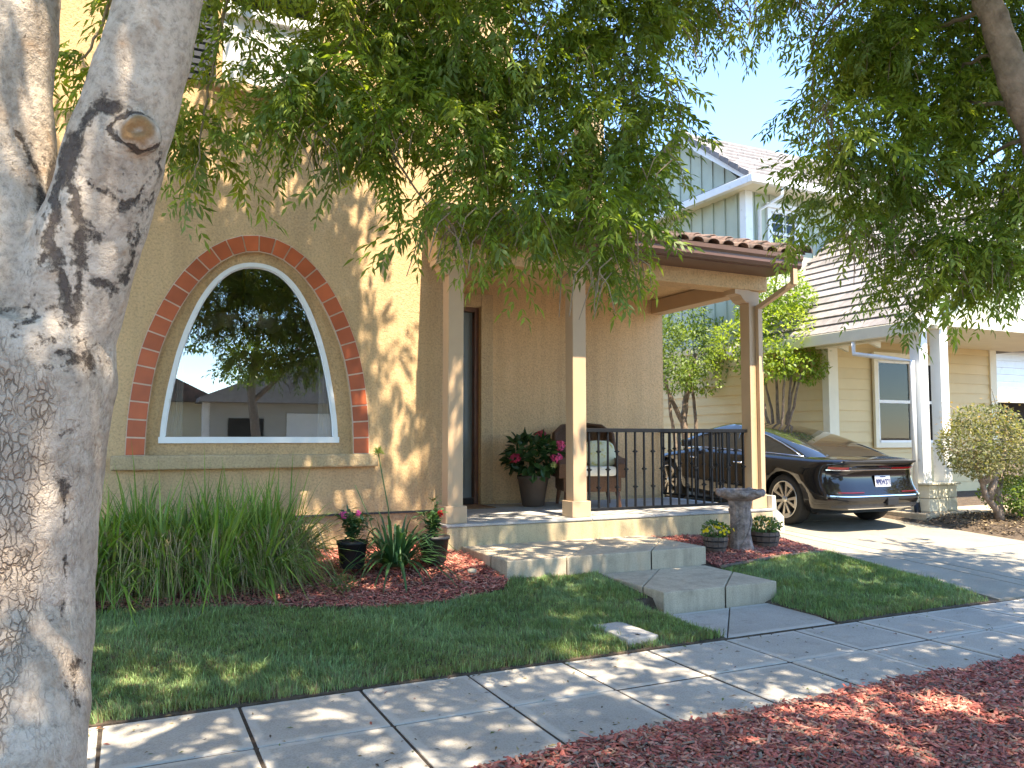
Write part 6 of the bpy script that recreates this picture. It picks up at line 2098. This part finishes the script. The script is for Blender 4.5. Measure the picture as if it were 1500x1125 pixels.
# grey shrub in front of the neighbour's column
sh_ = empty('grey_shrub', (12.0, 7.95, .30), 0, 'scraggly grey-green shrub on a leaning woody stem by the driveway', 'shrub')
sh_.scale = (1.3, 1.2, 1.12)
PALG = np.array([[.16, .17, .085], [.22, .21, .11], [.12, .14, .07], [.25, .22, .13], [.17, .20, .09]])
cls = [((-.15, 0, 1.05), (.55, .5, .42)), ((-.45, 0, .95), (.35, .4, .35)), ((.3, 0, 1.0), (.42, .45, .40)), ((-.1, 0, 1.35), (.45, .4, .22)), ((.35, .1, .75), (.4, .4, .3)), ((-.4, -.1, .75), (.28, .3, .2))]
V, C = leaf_cloud(rgt, cls, 2700, .05, .012, PALG, 0, .45)
V2, C2 = leaf_cloud(rgt, [((-.1, 0, 1.3), (.75, .5, .36))], 120, .04, .012, np.array([[.42, .26, .09], [.36, .22, .10]]), .2, .9)
link('foliage', quads_mesh('foliage', np.concatenate([V, V2]), M['leaf'], np.concatenate([C, C2])), sh_)
for pts in ([(.1, 0, -.05), (.05, 0, .12), (-.15, 0, .32), (-.22, 0, .6), (-.35, 0, .9)], [(-.1, 0, .27), (.02, 0, .5), (.1, 0, .85)], [(-.2, 0, .5), (.05, -.05, .65), (.25, 0, .95)], [(.1, 0, 0), (.22, .1, .35), (.35, .1, .75)]):
    MB().tube(pts, [.055 - .009 * i for i in range(len(pts))], 8).build('stem', M['bark2'], sh_)
m = MB()
for _ in range(70):
    c, r0 = cls[rgt.integers(0, len(cls))]
    p = np.array(c) + rgt.normal(0, .25, 3) * np.array(r0); q = p + rgt.normal(0, .16, 3)
    m.tube([p, (p + q) / 2 + rgt.normal(0, .02, 3), q], [.006, .005, .003], 4, False)
m.build('bare_twigs', M['twigs'], sh_, fix=False)['kind'] = 'stuff'
for i, (x, y, s, lb) in enumerate(((12.75, 8.0, .55, 'green bush under the right side of the scraggly shrub'), (13.9, 8.1, .6, 'olive bush at the right edge by the neighbour porch'))):
    e = empty('green_bush', (x, y, .3), 0, lb, 'shrub')
    cl = [((rgt.normal(0, .25), rgt.normal(0, .2), rgt.uniform(.2, .7)), (.36 * s / .5, .34, .28)) for _ in range(6)]
    V, C = leaf_cloud(rgt, cl, 1300, .055, .016, np.array([[.10, .17, .035], [.14, .22, .05], [.08, .13, .03], [.2, .26, .07]]), .1, .5)
    link('foliage', quads_mesh('foliage', V, M['leaf'], C), e)
    MB().tube([(0, 0, -.05), (.05, 0, .25), (0, 0, .6)], [.03, .025, .01], 6).build('stem', M['bark2'], e)
# leaf litter bed by the driveway
def litter(seed):
    rg_ = np.random.default_rng(seed)
    n = 9000
    x = rg_.uniform(11.3, 16, n); y = rg_.uniform(4.97, 8.65, n)
    P = np.stack([x, y, terr(x, y) + rg_.uniform(.005, .03, n)], 1)
    V = leaflets(P, rg_.normal(0, 1, (n, 3)) * np.array([1, 1, .2]), np.tile([0, 0, 1.0], (n, 1)) + rg_.normal(0, .4, (n, 3)), rg_.uniform(.03, .08, n), rg_.uniform(.008, .018, n))
    C = np.array([[.16, .11, .06], [.10, .07, .045], [.22, .16, .09], [.07, .05, .035]])[rg_.integers(0, 4, n)] * rg_.uniform(.7, 1.3, (n, 1))
    o = link('leaf_litter', quads_mesh('leaf_litter', V, M['chips'], C)); o['kind'] = 'stuff'
    return tag(o, 'dry brown leaf litter beside the driveway', 'leaf litter')



litter(91)


def fallen(seed, n=520):
    rg_ = np.random.default_rng(seed)
    x = rg_.uniform(-.5, 8, n); y = rg_.choice([0, 1, 2], n, p=[.45, .35, .2])
    y = np.where(y == 0, 3.6 + np.abs(rg_.normal(0, .16, n)), np.where(y == 1, rg_.uniform(3.6, 4.93, n), 4.93 - np.abs(rg_.normal(0, .10, n))))
    P = np.stack([x, y, .004 + rg_.uniform(0, .006, n)], 1)
    V = leaflets(P, rg_.normal(0, 1, (n, 3)) * np.array([1, 1, .1]), np.tile([0, 0, 1.0], (n, 1)) + rg_.normal(0, .3, (n, 3)), rg_.uniform(.014, .05, n), rg_.uniform(.003, .008, n))
    C = np.array([[.20, .13, .06], [.30, .09, .06], [.14, .17, .05], [.10, .07, .05], [.34, .27, .13]])[rg_.integers(0, 5, n)] * rg_.uniform(.6, 1.2, (n, 1))
    o = link('fallen_leaves', quads_mesh('fallen_leaves', V, M['chips'], C)); o['kind'] = 'stuff'
    return tag(o, 'stray leaves and chips lying on the sidewalk', 'leaf litter')


fallen(92)

# ================================================================== across the street (seen in the window glass and car paint)
ac = empty('street_house', (4, -14, 0), 0, 'grey house with garage across the street, mirrored in the arched window', 'house')
AO = Matrix.Translation((-4, 14, 0))
def AC(m, name, mat):
    o = m.build(name, mat, ac); o.matrix_parent_inverse = AO; return o
M['grey_wall'] = simple('grey_siding', (.42, .40, .36), .7, .05, 3, .1)
AC(MB().box(-6, 2.6, -20, -14, -.15, 3.0), 'wall', M['cream'])
AC(MB().box(2.6, 10.5, -20, -12.5, -.15, 3.0), 'garage_wing', M['grey_wall'])
AC(MB().bbox(5.2, 9.6, -12.5, -12.44, 0, 2.4, .01), 'garage_door', M['white'])
AC(MB().prism([(-6.6, 2.9), (-1.7, 5.2), (3.0, 2.9), (3.0, 2.8), (-6.6, 2.8)], 'y', -20, -13.4), 'roof', M['roof_clay'])
AC(MB().prism([(2.2, 2.9), (6.6, 4.7), (11.0, 2.9), (11.0, 2.75), (2.2, 2.75)], 'y', -20, -11.9), 'garage_roof', M['shingle'])
AC(MB().box(-1.5, .3, -14.0, -13.95, .9, 2.3), 'window', M['dark'])
AC(MB().box(3.2, 4.4, -12.5, -12.45, 1.0, 2.2), 'window', M['dark'])
AC(MB().bbox(2.35, 2.6, -12.8, -12.55, 0, 2.8, .01), 'post', M['white'])
AC(MB().box(9, 17, -24, -18, -.15, 6.2), 'tall_wall', M['white'])
AC(MB().prism([(8.4, 6.1), (13, 8.6), (17.6, 6.1), (17.6, 5.95), (8.4, 5.95)], 'y', -24, -17.4), 'tall_roof', M['shingle'])
struct(MB().bbox(-60, 60, -9.6, -7.6, -.2, -.01, .02).build('far_sidewalk', M['concrete']))
for i, (x, y, s, lb) in enumerate(((3.6, -9.2, 1.15, 'street tree across the road in front of the grey garage'), (-3.5, -9.0, 1.2, 'street tree across the road at the far left'), (11, -9.5, 1.2, 'street tree across the road at the far right'))):
    rgt2 = np.random.default_rng(160 + i)
    e = empty('opposite_tree', (x, y, 0), 0, lb, 'tree', 'street trees across the road')
    cl = [((rgt2.normal(0, 1.0) * s, rgt2.normal(0, .8) * s, (4.3 + rgt2.uniform(-1.2, 1.6)) * s), tuple(np.array([.85, .85, .6]) * s * rgt2.uniform(.6, 1.1))) for _ in range(13)]
    V, C = leaf_cloud(rgt2, cl, 170, .15, .035, np.array([[.10, .17, .03], [.15, .22, .04], [.08, .14, .03]]))
    link('crown', quads_mesh('crown', V, M['leaf'], C), e)
    MB().tube([(0, 0, -.2), (.1, 0, 1.5), (-.1, .1, 3.0), (.2, 0, 5 * s)], [.18, .15, .13, .05], 10).build('trunk', M['bark2'], e)
    MB().tube([(-.1, .1, 2.6), (.9, .1, 3.6), (1.5, 0, 4.6)], [.09, .06, .03], 8).build('limb', M['bark2'], e)

# orient: every mesh is placed where it stands; nothing is tied to the camera
print('objects', len(bpy.data.objects), 'tris', sum(sum(len(p.vertices) - 2 for p in me.polygons) if len(me.polygons) < 5000 else len(me.polygons) * 2 for me in bpy.data.meshes))
